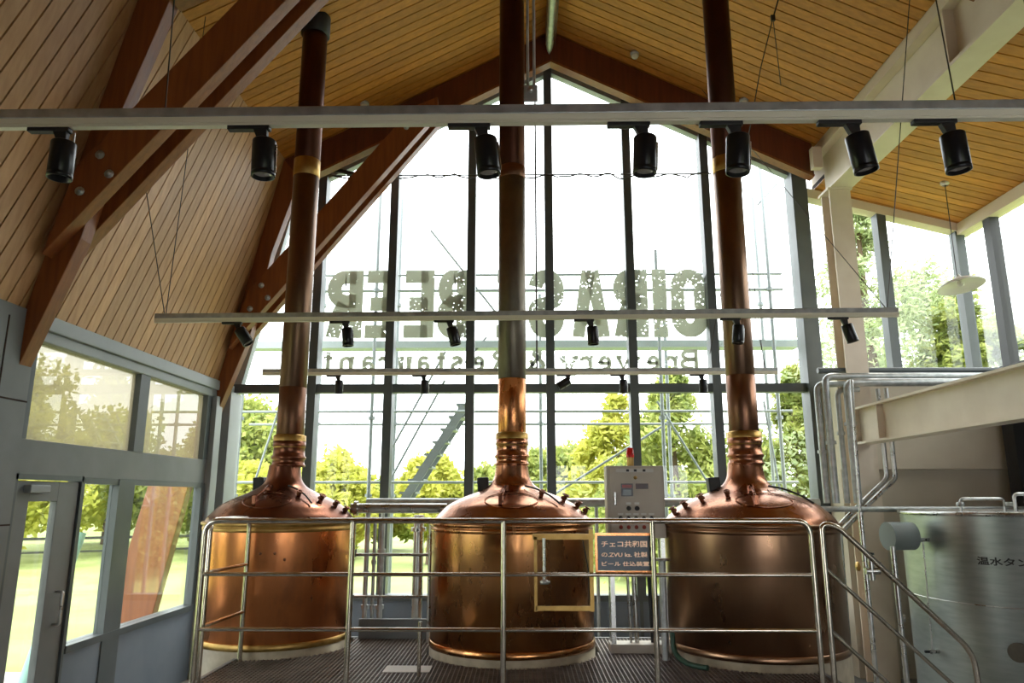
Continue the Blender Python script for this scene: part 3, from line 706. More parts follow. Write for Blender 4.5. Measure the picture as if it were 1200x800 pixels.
t = thing('braided_hose', q1, 'braided steel hose hanging straight down in front of the cream column', 'hose')
b = MB(); n_ = 60
b.tube([q0.lerp(q1, i / n_) for i in range(n_ + 1)], [.017 if i % 2 else .013 for i in range(n_ + 1)], 10); b.build('tube', M['inoxpipe'], t)
# valve tree between column and tank
vt = thing('valve_tree', at(1010, 800, Y=7.0), 'tall thin pipe with a brass-handled valve cluster between column and tank', 'pipe')
vp = [at(1008, 600, Y=7.0), at(1014, 690, Y=7.0), at(1024, 800, Y=7.0)]
vp[1].x = vp[2].x = vp[0].x; vp.append(Vector((vp[0].x, 7.0, .01)))
MB().tube([vp[0], vp[3]], .022, 12).build('tube', M['inoxpipe'], vt)
c0 = Vector((vp[0].x, 6.98, 1.38))
MB().tube([c0 + Vector((-.02, -.02, -.04)), c0 + Vector((.10, -.04, -.04))], .03, 12).tube([c0 + Vector((.03, -.03, -.12)), c0 + Vector((.03, -.03, .10))], .026, 12).build('valve_body', M['inoxpipe'], vt)
MB().lathe([(0, -.05), (.04, -.045), (.045, -.03), (0, -.02)], c0 + Vector((-.05, -.02, 0)), 14, axis='x').build('valve_handle', M['brass'], vt)
MB().lathe([(0, 0), (.035, .004), (.035, .02), (0, .024)], c0 + Vector((.03, -.03, .10)), 14).build('handwheel', M['blackmatt'], vt)
MB().lathe([(0, 0), (.03, .004), (.03, .02), (0, .024)], c0 + Vector((.09, -.03, .02)), 14).build('handwheel', M['blackmatt'], vt)

# ------------------------------------------------------------------ hot water tank
tx, ty, tr = 4.72, 7.15, 1.02
tk = thing('water_tank', (tx, ty, 0), 'large stainless hot water tank with black Japanese lettering at the right', 'tank')
mtk = noisy('brushed tank steel', (.36, .40, .38), (.44, .48, .455), 5, .36, .75, (1, 1, 6), .06)
MB().lathe([(tr, .12), (tr, 1.84)], (tx, ty, 0), 96).build('shell', mtk, tk)
MB().lathe([(0, 1.875), (tr * .5, 1.874), (tr * .97, 1.872), (tr + .02, 1.868), (tr + .02, 1.835), (tr, 1.835)], (tx, ty, 0), 96).build('lid', M['inoxpipe'], tk)
MB().lathe([(tr - .03, 0.01), (tr - .03, .13), (tr, .13)], (tx, ty, 0), 64).build('plinth', M['panel_grey'], tk)
MB().lathe([(tr + .001, 1.095), (tr + .004, 1.10), (tr + .001, 1.105)], (tx, ty, 0), 96).build('weld_seam', M['inoxpipe'], tk)
# lettering wrapped round the shell
an0 = None
def tank_pt(px, py):
    d0 = Vector((0, 0, EZ)); q_ = at(px, py, Y=10) - d0
    ax, ay = q_.x, q_.y; A = ax * ax + ay * ay; B = -2 * (ax * tx + ay * ty); Cc = tx * tx + ty * ty - tr * tr
    D = B * B - 4 * A * Cc
    t_ = (-B - math.sqrt(max(D, 0))) / (2 * A); return d0 + q_ * t_
pt0 = tank_pt(1145, 657)
a_s = math.atan2(pt0.y - ty, pt0.x - tx)
vs, fs = textmesh('温水タンク', .47, .068, .001, .025)
nv = []
for v in vs:
    aa = a_s + v[0] / tr; rr = tr + .002 + v[2]
    nv.append((tx + rr * math.cos(aa), ty + rr * math.sin(aa), pt0.z - .03 + v[1]))
MB().add(nv, fs).build('lettering', M['blackmatt'], tk)
def stub(name, px, py, r, ln, m, par, seg=20):
    p = tank_pt(px, py); n = Vector((p.x - tx, p.y - ty, 0)).normalized()
    o = MB().tube([p - n * .01, p + n * ln], r, seg).tube([p + n * ln, p + n * (ln + .02)], r * 1.25, seg); return o.build(name, m, par), p, n
o, p, n = stub('valve', 1088, 632, .018, .07, M['inoxpipe'], tk)
MB().tube([p + n * .08 + Vector((-.05, 0, 0)), p + n * .08 + Vector((.05, 0, 0))], .012, 10).build('valve_lever', M['blackmatt'], tk)
o, p2_, n2_ = stub('valve', 1100, 763, .018, .07, M['inoxpipe'], tk)
MB().tube([p2_ + n2_ * .08 + Vector((-.05, 0, 0)), p2_ + n2_ * .08 + Vector((.05, 0, 0))], .012, 10).build('valve_lever', M['blackmatt'], tk)
MB().tube([p + n * .06, p2_ + n2_ * .06], .007, 8).build('sight_glass', M['inoxpipe'], tk)
o, p, n = stub('gauge', 1060, 724, .035, .03, M['inoxpipe'], tk)
MB().tube([p + n * .02, p + n * .02 + Vector((0, 0, -.7))], .008, 8).build('gauge_line', M['inoxpipe'], tk)
stub('nozzle', 1196, 762, .06, .10, M['cu_grey'], tk)
p = tank_pt(1085, 628)
cc = at(1050, 628, Y=6.95)
MB().tube([Vector((cc.x - .08, cc.y, cc.z)), Vector((cc.x + .16, cc.y + .03, cc.z))], .125, 28).build('overflow_pipe', mat('grey lagging', (.22, .26, .25), .6), tk)
# pipework standing on the lid
lp = thing('lid_pipework', (4.6, 7, 1.86), 'small chrome pipe loops standing on the lid of the water tank', 'pipe')
for (a, b_) in (((1062, 598), (1072, 580)), ((1128, 600), (1108, 584)), ((1128, 580), (1155, 580))):
    pass
zl = 1.874
b = MB(); b.tube(fillet([(4.02, 6.9, zl), (4.02, 6.9, zl + .11), (4.42, 6.9, zl + .11), (4.42, 6.9, zl)], .04), .012, 8); b.build('tube', M['inoxpipe'], lp)
b = MB(); b.tube(fillet([(4.42, 6.75, zl), (4.42, 6.75, zl + .15), (4.68, 6.75, zl + .15), (4.68, 6.75, zl)], .04), .016, 8); b.build('tube', M['inoxpipe'], lp)
for xx in (4.02, 4.42, 4.68):
    MB().lathe([(.0, .04), (.03, .04), (.035, .06), (.03, .08), (0, .08)], (xx, 6.83 if xx > 4.1 else 6.9, zl), 12).build('valve', M['zinc'], lp)
tp = pipe('drop_pipe', 'pale vertical pipe running down the left side of the water tank', [at(1046, 640, Y=6.7), Vector((at(1046, 640, Y=6.7).x, 6.7, .01))], .022, M['inoxpipe'])

# ------------------------------------------------------------------ lighting tracks and spotlights
def track(name, L0, L1, hh, label):
    t = thing('lighting_track', tuple((Vector(L0) + Vector(L1)) / 2), label, 'lighting track', 'suspended lighting tracks')
    a = Vector(L0); b_ = Vector(L1)
    MB().obox(a + Vector((0, 0, .0185)), b_ + Vector((0, 0, .0185)), .042, .040).build('channel', M['zinc'], t, bevel=.003)
    MB().obox(a + Vector((0, 0, -.0145)), b_ + Vector((0, 0, -.0145)), .036, .026).build('track_rail', M['trackcream'], t)
    MB().obox(a + Vector((0, 0, -.0335)), b_ + Vector((0, 0, -.0335)), .030, .010).build('track_slot', M['trackcream'], t)
    return t
ZTR = 3.5
def tp_(px, py, xe):
    p = at(px[0], py[0], Z=ZTR); q = at(px[1], py[1], Z=ZTR); k = [(x - p.x) / (q.x - p.x) for x in xe]
    return tuple(p.lerp(q, k[0])), tuple(p.lerp(q, k[1]))
T1a, T1b = tp_((0, 1200), (141, 129.5), (-3.15, 3.15))
T2a, T2b = tp_((180, 1050), (373, 366), (-3.15, 3.13))
z3 = at(600, 436.5, Y=8.44).z + .0115
T3a, T3b = (-3.06, 8.44, z3), (2.99, 8.44, z3)
track('t1', T1a, T1b, .045, 'nearest galvanised lighting track, crossing the whole upper picture')
track('t2', T2a, T2b, .045, 'middle lighting track, crossing in front of the big window letters')
track('t3', T3a, T3b, .045, 'farthest lighting track, close to the window wall behind the flues')
# the spotlight
sp0 = thing('track_spotlight', (0, 0, 0), 'spot', 'spotlight', 'black track spotlights')
MB().box(-.14, .03, -.016, .016, -.018, .0).build('adapter', M['blackmatt'], sp0, bevel=.003)
kn = MB().prism([(-.035, -.018), (.02, -.018), (.022, -.05), (.012, -.075), (-.008, -.075)], 'y', -.013, .013).build('knuckle', M['blackmatt'], sp0, bevel=.002)
can = MB().lathe([(0, 0), (.042, 0), (.045, -.003), (.046, -.006), (.046, -.134), (.0445, -.136), (.0465, -.139), (.0465, -.155), (.04, -.156), (.036, -.12), (0, -.12)], (0, 0, 0), 28).build('housing', M['black'], sp0)
can.location = (.01, 0, -.062)
lens = MB().lathe([(0, -.125), (.03, -.13), (.037, -.14)], (0, 0, 0), 20).build('lens', mat('lens', (.5, .48, .44), .15, .6), can)
gl = MB().tube([(.048, 0, -.02), (.048, 0, -.14)], .004, 6).build('side_clip', M['inoxpipe'], can)
first = True
def spot(Ta, Tb, px, py, label, tilt=0., rz=0., sc=1., ty_=0.):
    global first
    a = Vector(Ta); b_ = Vector(Tb)
    # where along the track
    lo, hi = 0., 1.
    def px_of(t):
        p = a.lerp(b_, t); X, Y_, Z = p.x, p.y, p.z - EZ
        xr = X * math.cos(YAW) + Y_ * math.sin(YAW); yf = Y_ * math.cos(YAW) - X * math.sin(YAW)
        return 600 + F * xr / (yf * math.cos(PITCH) + Z * math.sin(PITCH))
    for _ in range(40):
        m_ = (lo + hi) / 2
        if px_of(m_) < px: lo = m_
        else: hi = m_
    p = a.lerp(b_, lo)
    if first: o = sp0; first = False
    else: o = copy_tree(sp0)
    o.location = (p.x, p.y, p.z - .0385); o.rotation_euler = (0, 0, rz)
    o['label'] = label
    for ch in o.children:
        if ch.name.startswith('housing'): ch.rotation_euler = (R(ty_), R(tilt), 0)
    return o
ord1 = [(76, 0, 'leftmost spotlight on the nearest track, against the dark boards'), (309, 2, 'spotlight of the nearest track hanging before the pale slanted boards'), (566, 6, 'spotlight of the nearest track just left of the middle flue'),
        (752, -3, 'spotlight of the nearest track between middle and right flues'), (860, -4, 'spotlight of the nearest track overlapping the right flue'), (998, 9, 'spotlight of the nearest track in front of the cream eaves beam'), (1109, 3, 'rightmost spotlight on the nearest track, against the boards')]
for px, ti, lb in ord1: spot(T1a, T1b, px, 0, lb, -ti)
ord2 = [(280, 35, 'tilted leftmost spotlight on the middle track beside the slanted boards'), (406, 6, 'middle-track spotlight hanging over the last big window letter'), (528, 14, 'middle-track spotlight left of the middle flue, leaning right'), (692, 3, 'middle-track spotlight just right of the middle flue'),
        (863, -6, 'middle-track spotlight overlapping the right flue'), (989, 16, 'rightmost spotlight on the middle track, in front of the cream column')]
for px, ti, lb in ord2: spot(T2a, T2b, px, 0, lb, -ti)
ord3 = [(397, 0, 'leftmost small spotlight on the farthest track'), (497, 0, 'small far spotlight between the left and middle flues'), (666, 60, 'small far spotlight swung sideways, right of the middle flue'), (729, 0, 'small far spotlight at the middle of the farthest track'), (822, 0, 'small far spotlight just left of the right flue')]
for px, ti, lb in ord3: spot(T3a, T3b, px, 0, lb, ti)

# cables, hangers
def cable(label, pts, r=.004, grp='suspension cables', m=None):
    t = thing('suspension_cable', pts[-1], label, 'cable', grp)
    MB().tube(pts, r, 6).build('wire', m or M['wire'], t)
    return t
def ceil_hit(p, dx, dy):
    """go up from p drifting dx, dy per metre until the boards"""
    p = Vector(p)
    for i in range(2000):
        q_ = p + Vector((dx, dy, 1)) * i * .005
        if q_.z > zc(q_.x) - .01: return q_
    return q_
def lerpT(a, b_, t): return Vector(a).lerp(Vector(b_), t) + Vector((0, 0, .038))
cable('thin cable holding the left end of the middle track, slanting left', [ceil_hit(lerpT(T2a, T2b, .012), -.20, -.1), lerpT(T2a, T2b, .012)])
cable('thin cable holding the left end of the middle track, leaning right', [ceil_hit(lerpT(T2a, T2b, .014), .03, .0), lerpT(T2a, T2b, .014)])
cable('thin cable from the right end of the middle track slanting left to the column top', [Vector((3.86, 8.48, 5.7)) * .0 + ceil_hit(lerpT(T2a, T2b, .985), -.18, .75), lerpT(T2a, T2b, .985)])
cable('thin cable from the right end of the middle track rising right past the beam', [ceil_hit(lerpT(T2a, T2b, .987), .12, -.12), lerpT(T2a, T2b, .987)])
cable('thin cable holding the right end of the farthest track', [ceil_hit(lerpT(T3a, T3b, .975), -.05, .0), lerpT(T3a, T3b, .975)], .004)
cable('thin slanting cable at the right end of the farthest track', [ceil_hit(lerpT(T3a, T3b, .977), -.13, -.02), lerpT(T3a, T3b, .977)], .004)
cable('thin cable rising from the nearest track left of its first spotlight pair', [ceil_hit(lerpT(T1a, T1b, .27), -.05, .05), lerpT(T1a, T1b, .27)], .003)
cable('thin cable rising from the nearest track above the right-hand spotlights', [ceil_hit(lerpT(T1a, T1b, .775), -.01, .05), lerpT(T1a, T1b, .775)], .003)
cable('thin cable rising from the nearest track over the cream eaves beam', [ceil_hit(lerpT(T1a, T1b, .83), .02, .05), lerpT(T1a, T1b, .83)], .003)
cable('long thin twin cable dropping from the ridge to the farthest track beside the middle flue', [ceil_hit(lerpT(T3a, T3b, .535), 0, .0), lerpT(T3a, T3b, .535)], .011)
# wishbone cable under the right ceiling
yk = Vector((2.45, 6.3, 6.55))
t = thing('wishbone_cable', yk, 'dark three-way cable splitting under the boards right of the right flue', 'cable')
MB().tube([yk, ceil_hit(yk, .35, .1)], .007, 6).build('upper_wire', M['wire'], t)
MB().tube([yk, yk + Vector((-.16, 0, -.55)), yk + Vector((-.3, 1.9, -2.95))], .005, 6).build('lower_wire', M['wire'], t)
MB().tube([yk, yk + Vector((.10, .2, -.6))], .004, 6).build('lower_wire', M['wire'], t)
MB().box(yk.x - .02, yk.x + .02, yk.y - .01, yk.y + .01, yk.z - .03, yk.z + .03).build('clip', M['wire'], t)
# bracket and rods in the middle of the nearest track
hb = thing('track_hanger', lerpT(T1a, T1b, .51), 'galvanised bracket with twin rods holding the nearest track above the middle', 'bracket')
pc = Vector((at(622, 110, Y=2.66).x, 2.66, ZTR + .05))
MB().box(pc.x - .028, pc.x + .028, 2.655, 2.663, pc.z, pc.z + .075).build('plate', M['zinc'], hb, bevel=.004)
MB().lathe([(0, -.012), (.012, -.012), (.012, 0)], (pc.x, 2.655, pc.z + .05), 8, axis='y').build('bolt', M['inoxpipe'], hb)
MB().tube([(pc.x - .012, 2.66, pc.z + .05), (pc.x - .012, 2.66, zc(pc.x) - .01)], .006, 8).tube([(pc.x + .014, 2.66, pc.z + .05), (pc.x + .014, 2.66, zc(pc.x) - .01)], .006, 8).build('rod', M['zinc'], hb)

# wire strung across the facade with twisted lead
wl_ = thing('strung_wire', (0, 9.1, 6.15), 'straight thin wire with a loosely twisted lead strung across the top of the window wall', 'wire')
za_ = at(500, 207, Y=9.12).z
MB().tube([(-2.75, 9.12, za_ + .02), (2.55, 9.12, za_ + .02)], .009, 6).build('tie_wire', M['wire'], wl_)
b = MB(); random.seed(3)
pts = [Vector((-2.7 + i * .06, 9.12 - .015 * math.sin(i * 1.1), za_ + .02 + .02 * math.sin(i * .9) - abs(random.gauss(0, .012)) - .03 * (math.sin(i * .11) ** 4))) for i in range(88)]
b.tube(pts, .010, 5); b.build('lead', M['wire'], wl_)
# black cable clump at the left end of the wire
b = MB()
for j in range(5):
    b.tube([(-2.60 + .04 * j, 9.06, za_ + .06), (-2.52 + .05 * j, 9.04, za_ + .10 - .02 * j), (-2.30 + .05 * j, 9.06, za_ + .01)], .022, 6)
b.build('lead_bundle', M['blackmatt'], wl_)

# ceiling downlights
for (px, py, lb) in ((427, 121, 'small round ceiling lamp on the left slope, beside the left flue'), (744, 62, 'small round ceiling lamp near the ridge, left of the right flue'), (872, 117, 'small round ceiling lamp just right of the right flue'), (1107, 214, '')):
    lo, hi = 2., 12.
    for _ in range(50):
        m_ = (lo + hi) / 2; q_ = at(px, py, Y=m_)
        if q_.z < zc(q_.x): lo = m_
        else: hi = m_
    q_ = at(px, py, Y=lo)
    if lb:
        t = thing('ceiling_lamp', q_, lb, 'ceiling lamp', 'small ceiling lamps')
        MB().lathe([(.0, 0.01), (.06, .01), (.06, -.02), (.045, -.03)], q_, 18).build('mount', M['zinc'], t)
        MB().lathe([(.045, -.03), (.05, -.05), (.035, -.075), (0, -.085)], q_, 18).build('bulb', mat('frosted bulb', (.8, .78, .62), .25), t)
    else: PEND = q_
# pendant lamp in the aisle
pd_ = thing('pendant_lamp', PEND, 'pale shallow-dish pendant lamp hanging before the side window', 'pendant lamp')
c_ = Vector((PEND.x, PEND.y, 0)); zs_ = None
zs_ = at(1120, 333, Y=PEND.y).z
MB().lathe([(0, .02), (.05, .02), (.05, -.02), (.03, -.04)], PEND, 18).build('canopy', M['white'], pd_)
MB().tube([PEND, (PEND.x, PEND.y, zs_ + .10)], .005, 6).build('cord', M['blackmatt'], pd_)
sh = MB().lathe([(.012, .13), (.03, .10), (.05, .075), (.12, .055), (.22, .01), (.255, -.03), (.25, -.03), (.21, .0), (.10, .035), (.0, .045)], (0, 0, 0), 40)
sh.move(Matrix.Translation((PEND.x + .03, PEND.y, zs_)) @ Matrix.Rotation(R(-4), 4, 'Y') @ Matrix.Rotation(R(-9), 4, 'X')); sh.build('shade', M['white'], pd_)
MB().lathe([(0, -.03), (.035, -.02), (.04, .01), (.02, .045)], (PEND.x + .03, PEND.y, zs_), 18).build('bulb', M['white'], pd_)

# ------------------------------------------------------------------ mirrored window lettering
ml = bpy.data.materials.new('worn lettering film'); ml.use_nodes = True
N, L, b = nodes(ml); b.inputs['Base Color'].default_value = (.72, .76, .66, 1); b.inputs['Roughness'].default_value = .8; b.inputs['Transmission Weight'].default_value = 0
g_ = N.new('ShaderNodeNewGeometry'); n1 = N.new('ShaderNodeTexNoise'); n1.inputs['Scale'].default_value = 30; n1.inputs['Detail'].default_value = 4; L.new(g_.outputs['Position'], n1.inputs['Vector'])
n2 = N.new('ShaderNodeTexNoise'); n2.inputs['Scale'].default_value = 2.2; L.new(g_.outputs['Position'], n2.inputs['Vector'])
ad = N.new('ShaderNodeMath'); ad.operation = 'ADD'; sc_ = N.new('ShaderNodeMath'); sc_.operation = 'MULTIPLY'; sc_.inputs[1].default_value = .45
L.new(n2.outputs['Fac'], sc_.inputs[0]); L.new(n1.outputs['Fac'], ad.inputs[0]); L.new(sc_.outputs[0], ad.inputs[1])
lt = N.new('ShaderNodeMath'); lt.operation = 'LESS_THAN'; lt.inputs[1].default_value = .905; L.new(ad.outputs[0], lt.inputs[0])
mulA = N.new('ShaderNodeMath'); mulA.operation = 'MULTIPLY'; mulA.inputs[1].default_value = 1.0; L.new(lt.outputs[0], mulA.inputs[0]); L.new(mulA.outputs[0], b.inputs['Alpha'])

o_ = [n for n in N if n.type == 'OUTPUT_MATERIAL'][0]; tr_ = N.new('ShaderNodeBsdfTranslucent'); tr_.inputs[0].default_value = (.30, .32, .25, 1)
ads = N.new('ShaderNodeMixShader'); ads.inputs[0].default_value = .25; tb = N.new('ShaderNodeBsdfTransparent'); fin = N.new('ShaderNodeMixShader')
b.inputs['Alpha'].default_value = 1
for l_ in list(L):
    if l_.to_socket == b.inputs['Alpha']: L.remove(l_)
L.new(b.outputs[0], ads.inputs[1]); L.new(tr_.outputs[0], ads.inputs[2]); L.new(mulA.outputs[0], fin.inputs[0]); L.new(tb.outputs[0], fin.inputs[1]); L.new(ads.outputs[0], fin.inputs[2]); L.new(fin.outputs[0], o_.inputs[0])

def arc(cx, cy, rx, ry, a0, a1, n=12):
    return [(cx + rx * math.cos(R(a0 + (a1 - a0) * i / n)), cy + ry * math.sin(R(a0 + (a1 - a0) * i / n))) for i in range(n + 1)]
# glyphs as strokes in a unit box: list of (polyline, half width x-scale)
def glyph(ch):
    G = {
        'O': [arc(.5, .70, .32, .20, 0, 180) + arc(.5, .30, .32, .20, 180, 360) + [(.82, .70)]],
        'I': [[(.5, .0), (.5, 1.)]],
        'R': [[(.2, 0), (.2, 1)], [(.2, .90), (.5, .90)] + arc(.5, .72, .28, .18, 90, -90) + [(.2, .54)], [(.5, .5), (.62, .38), (.78, .0)]],
        'A': [[(.13, 0), (.46, 1)], [(.87, 0), (.54, 1)], [(.25, .28), (.75, .28)]],
        'S': [arc(.5, .71, .30, .20, 10, 180, 10) + arc(.5, .60, .30, .1, 180, 230, 4) + [(.5, .50)] + arc(.5, .40, .30, .1, 50, 0, 4) + arc(.5, .29, .30, .20, 0, -190, 12)],
        'E': [[(.2, 0), (.2, 1)], [(.2, .91), (.92, .91)], [(.2, .5), (.80, .5)], [(.2, .09), (.95, .09)]],
        'B': [[(.2, 0), (.2, 1)], [(.2, .91), (.5, .91)] + arc(.5, .72, .27, .19, 90, -90) + [(.2, .53)], [(.2, .50), (.52, .50)] + arc(.52, .295, .30, .205, 90, -90) + [(.2, .09)]],
        # lower line, slab serif, x height .68
        'r': [[(.3, 0), (.3, .64)], [(.1, .03), (.55, .03)], [(.1, .62), (.3, .62)], [(.3, .45), (.5, .6), (.85, .60)], [(.85, .6), (.85, .46)]],
        'e': [[(.2, .34), (.80, .34)] + arc(.5, .34, .30, .28, 0, 300, 14)],
        'w': [[(.08, .62), (.28, .05), (.5, .58), (.72, .05), (.92, .62)], [(.0, .63), (.25, .63)], [(.78, .63), (1., .63)]],
        'y': [[(.12, .62), (.5, .05)], [(.88, .62), (.5, .02), (.38, -.16), (.15, -.16)], [(.0, .63), (.32, .63)], [(.68, .63), (1., .63)]],
        's': [arc(.5, .48, .28, .15, 20, 200, 8) + arc(.5, .18, .30, .16, 60, -160, 10)],
        't': [[(.45, .9), (.45, .12), (.6, .04), (.9, .06)], [(.1, .62), (.85, .62)]],
        'a': [arc(.48, .45, .28, .18, 150, 0, 8) + [(.76, .08), (.95, .04)], arc(.46, .2, .26, .17, 20, 340, 12)],
        'u': [[(.05, .62), (.25, .62), (.25, .2)] + arc(.48, .2, .23, .17, 180, 300, 6) + [(.75, .2)], [(.6, .62), (.78, .62), (.78, .04), (.97, .04)]],
        'n': [[(.05, .62), (.25, .62), (.25, .0)], [(.08, .03), (.42, .03)], [(.25, .42)] + arc(.5, .42, .25, .19, 150, 0, 6) + [(.75, .03)], [(.6, .03), (.95, .03)]],
        '&': [[(.95, .05), (.35, .70)] + arc(.48, .80, .16, .13, 180, 0, 8) + [(.3, .45)] + arc(.42, .25, .28, .22, 120, 330, 10) + [(.85, .5)]],
    }
    return G[ch]
wletter = thing('window_lettering', (0, 9.43, 4.5), 'worn grey-green mirrored lettering on the window wall, two lines read from behind', 'lettering')
def letter(ch, x0, x1, z0, z1, hw, wide=None):
    """mirrored letter between x0 and x1 (x1 is where the letter starts)"""
    m_ = MB(); W = x1 - x0; H = z1 - z0
    for s_i, st in enumerate(glyph(ch)):
        P = [Vector((x1 - p[0] * W, z0 + p[1] * H)) for p in st]
        y = 9.425 + .0006 * s_i
        ls, rs = [], []
        for i, p in enumerate(P):
            d0 = (P[min(i + 1, len(P) - 1)] - P[max(i - 1, 0)])
            d0.normalize(); n_ = Vector((-d0.y, d0.x))
            # miter
            k_ = 1.
            if 0 < i < len(P) - 1:
                e1 = (P[i] - P[i - 1]).normalized(); c_ = e1.dot(d0); k_ = 1 / max(c_, .6)
            ls.append(p + n_ * hw * k_); rs.append(p - n_ * hw * k_)
        for i in range(len(P) - 1):
            q4 = [ls[i], ls[i + 1], rs[i + 1], rs[i]]
            q4 = [(min(max(q_.x, x0), x1), min(max(q_.y, z0 - (.3 * H if ch == 'y' else 0)), z1)) for q_ in q4]
            m_.add([(a_, y, c_) for a_, c_ in q4], [(0, 1, 2, 3)])
    return m_.build('letter', ml, wletter)
def L1(ch, pa, pb, hw=.085):
    letter(ch, at(pa, 350, Y=9.43).x, at(pb, 350, Y=9.43).x, 4.06, 5.0, hw)
for ch, a, b_ in (('O', 786, 829), ('I', 764, 782), ('R', 718, 759), ('A', 670, 714), ('S', 619, 661), ('E', 580, 615), ('B', 513, 551), ('E', 472, 509), ('E', 427, 464), ('R', 382, 426)):
    L1(ch, a, b_, .095)
for ch, a, b_ in (('B', 794, 821), ('r', 780, 796), ('e', 757, 774), ('w', 722, 751), ('e', 700, 718), ('r', 679, 697), ('y', 655, 678), ('&', 618, 640), ('R', 573, 601), ('e', 553, 569), ('s', 527, 544), ('t', 510, 523), ('a', 488, 505), ('u', 466, 484), ('r', 443, 458), ('a', 423, 440), ('n', 395, 417), ('t', 377, 391)):
    letter(ch, at(a, 420, Y=9.43).x, at(b_, 420, Y=9.43).x, 3.62, 3.90, .026)

# ------------------------------------------------------------------ outdoors
lawn = MB().box(-70, 70, YF + .2, 90, -.25, -.1).box(-70, XL - .6, -40, YF + .2, -.25, -.1).box(XR + .3, 70, -40, YF + .2, -.25, -.1).build('lawn', noisy('lawn', (.22, .27, .075), (.30, .35, .12), .6, .9, lo=.4, hi=.6))
lawn['kind'] = 'structure'
pv = MB().box(-6.2, XL - .13, -6, 9.2, -.1, -.04).build('paving', noisy('paving', (.45, .42, .38), (.52, .49, .45), 2, .8)); pv['kind'] = 'structure'

def leafmat(name, c1, c2):
    m = noisy(name, c1, c2, 2.5, .7, 0, lo=.4, hi=.6)
    N, L, b = nodes(m); b.inputs['Subsurface Weight'].default_value = 0
    o = [n for n in N if n.type == 'OUTPUT_MATERIAL'][0]
    tl = N.new('ShaderNodeBsdfTranslucent'); mx = N.new('ShaderNodeMixShader'); mx.inputs[0].default_value = .45
    src = b.inputs['Base Color'].links[0].from_socket
    L.new(src, tl.inputs[0]); L.new(b.outputs[0], mx.inputs[1]); L.new(tl.outputs[0], mx.inputs[2]); L.new(mx.outputs[0], o.inputs[0])
    return m
LF = [leafmat('yellow green leaves', (.42, .44, .07), (.60, .58, .12)), leafmat('fresh green leaves', (.22, .28, .06), (.46, .49, .13)), leafmat('pale green leaves', (.32, .40, .18), (.48, .53, .28))]
bark = mat('bark', (.12, .08, .05), .9)
def crown(kind, mi, hgt, wid, leaf, n, seed):
    """leaf quads gathered in clumps; real leaf size, in metres"""
    rnd = random.Random(seed); b = MB(); clumps = []
    if kind == 'conifer':
        for i in range(150):
            z = rnd.random() ** 1.25; rad = (1 - z) * .5 + .03; a = rnd.random() * 6.28; rr = rad * (.45 + .55 * rnd.random())
            clumps.append((rr * math.cos(a) * wid, rr * math.sin(a) * wid, (.04 + z * .94) * hgt, .085 * wid * (1.15 - z * .8)))
    else:
        for i in range(110):
            a = rnd.random() * 6.28; u = max(-.9, min(1, rnd.random() * 2 - .95)); sq = math.sqrt(max(0, 1 - u * u)); q_ = .5 + .5 * rnd.random()
            clumps.append((.44 * q_ * sq * math.cos(a) * wid, .44 * q_ * sq * math.sin(a) * wid, (.54 + .42 * u * q_) * hgt, .085 * wid))
    for i in range(n):
        c_ = clumps[rnd.randrange(len(clumps))]
        p = Vector((c_[0] + rnd.gauss(0, c_[3] * .6), c_[1] + rnd.gauss(0, c_[3] * .6), max(.05, c_[2] + rnd.gauss(0, c_[3] * .5))))
        u_ = Vector((rnd.gauss(0, 1), rnd.gauss(0, 1), rnd.gauss(0, 1))).normalized(); w_ = u_.orthogonal().normalized()
        u_ *= leaf * (.6 + rnd.random()); w_ *= leaf * .6
        b.add([p - u_, p + w_, p + u_, p - w_], [(0, 1, 2, 3)])
    return b.build('foliage', LF[mi])
trunk_me = MB().tube([(0, 0, 0), (.01, .0, .3), (0, .01, .6), (.0, 0, .9)], [.035, .026, .016, .005], 8).build('trunk', bark)
trunk_data = trunk_me.data; bpy.data.objects.remove(trunk_me)
def tree(kd, mi, X, Y_, hgt, wid, label, name='tree', z0=-.1):
    t = thing(name, (X, Y_, z0), label, name if name != 'tree' else 'tree', 'trees and shrubs outside')
    t['category'] = name
    c_ = crown(kd, mi, hgt, wid, .10 * max(1, Y_ / 22), 15000, int(X * 10) + mi); c_.parent = t
    k_ = bpy.data.objects.new('trunk', trunk_data); C.objects.link(k_); k_.parent = t; k_.scale = (hgt * .8, hgt * .8, hgt)
    return t
def px_tree(kd, mi, px, ptop, wpx, Y_, label, name='tree'):
    p = at(px, ptop, Y=Y_); w_ = abs(at(px + wpx / 2, 560, Y=Y_).x - at(px - wpx / 2, 560, Y=Y_).x)
    tree(kd, mi, p.x, Y_, p.z + .1, w_, label, name)
px_tree('conifer', 1, 785, 430, 250, 21, 'broad yellow-green conifer outside, behind the red beacon')
px_tree('conifer', 0, 722, 462, 210, 27, 'yellow conifer outside just right of the middle flue')
px_tree('conifer', 1, 925, 430, 200, 24, 'conifer outside, seen between the right flue and the column')
px_tree('broad', 0, 398, 530, 110, 26, 'round yellow shrub outside just right of the left flue', 'shrub')
px_tree('broad', 0, 505, 527, 80, 24, 'round yellow-green shrub outside, centre between left and middle flues', 'shrub')
px_tree('broad', 1, 455, 560, 100, 30, 'low green shrub outside behind the scaffold upright', 'shrub')
px_tree('broad', 1, 572, 545, 100, 32, 'low green shrub outside left of the middle kettle', 'shrub')
px_tree('broad', 1, 655, 520, 120, 34, 'green shrub outside right of the middle kettle flue', 'shrub')
px_tree('broad', 0, 300, 540, 90, 28, 'yellow shrub outside left of the left kettle flue', 'shrub')
px_tree('conifer', 2, 1000, 215, 300, 22, 'tall grey-green tree outside immediately behind the cream column')
px_tree('broad', 2, 1070, 300, 200, 26, 'wide pale green tree outside at the middle of the side window')
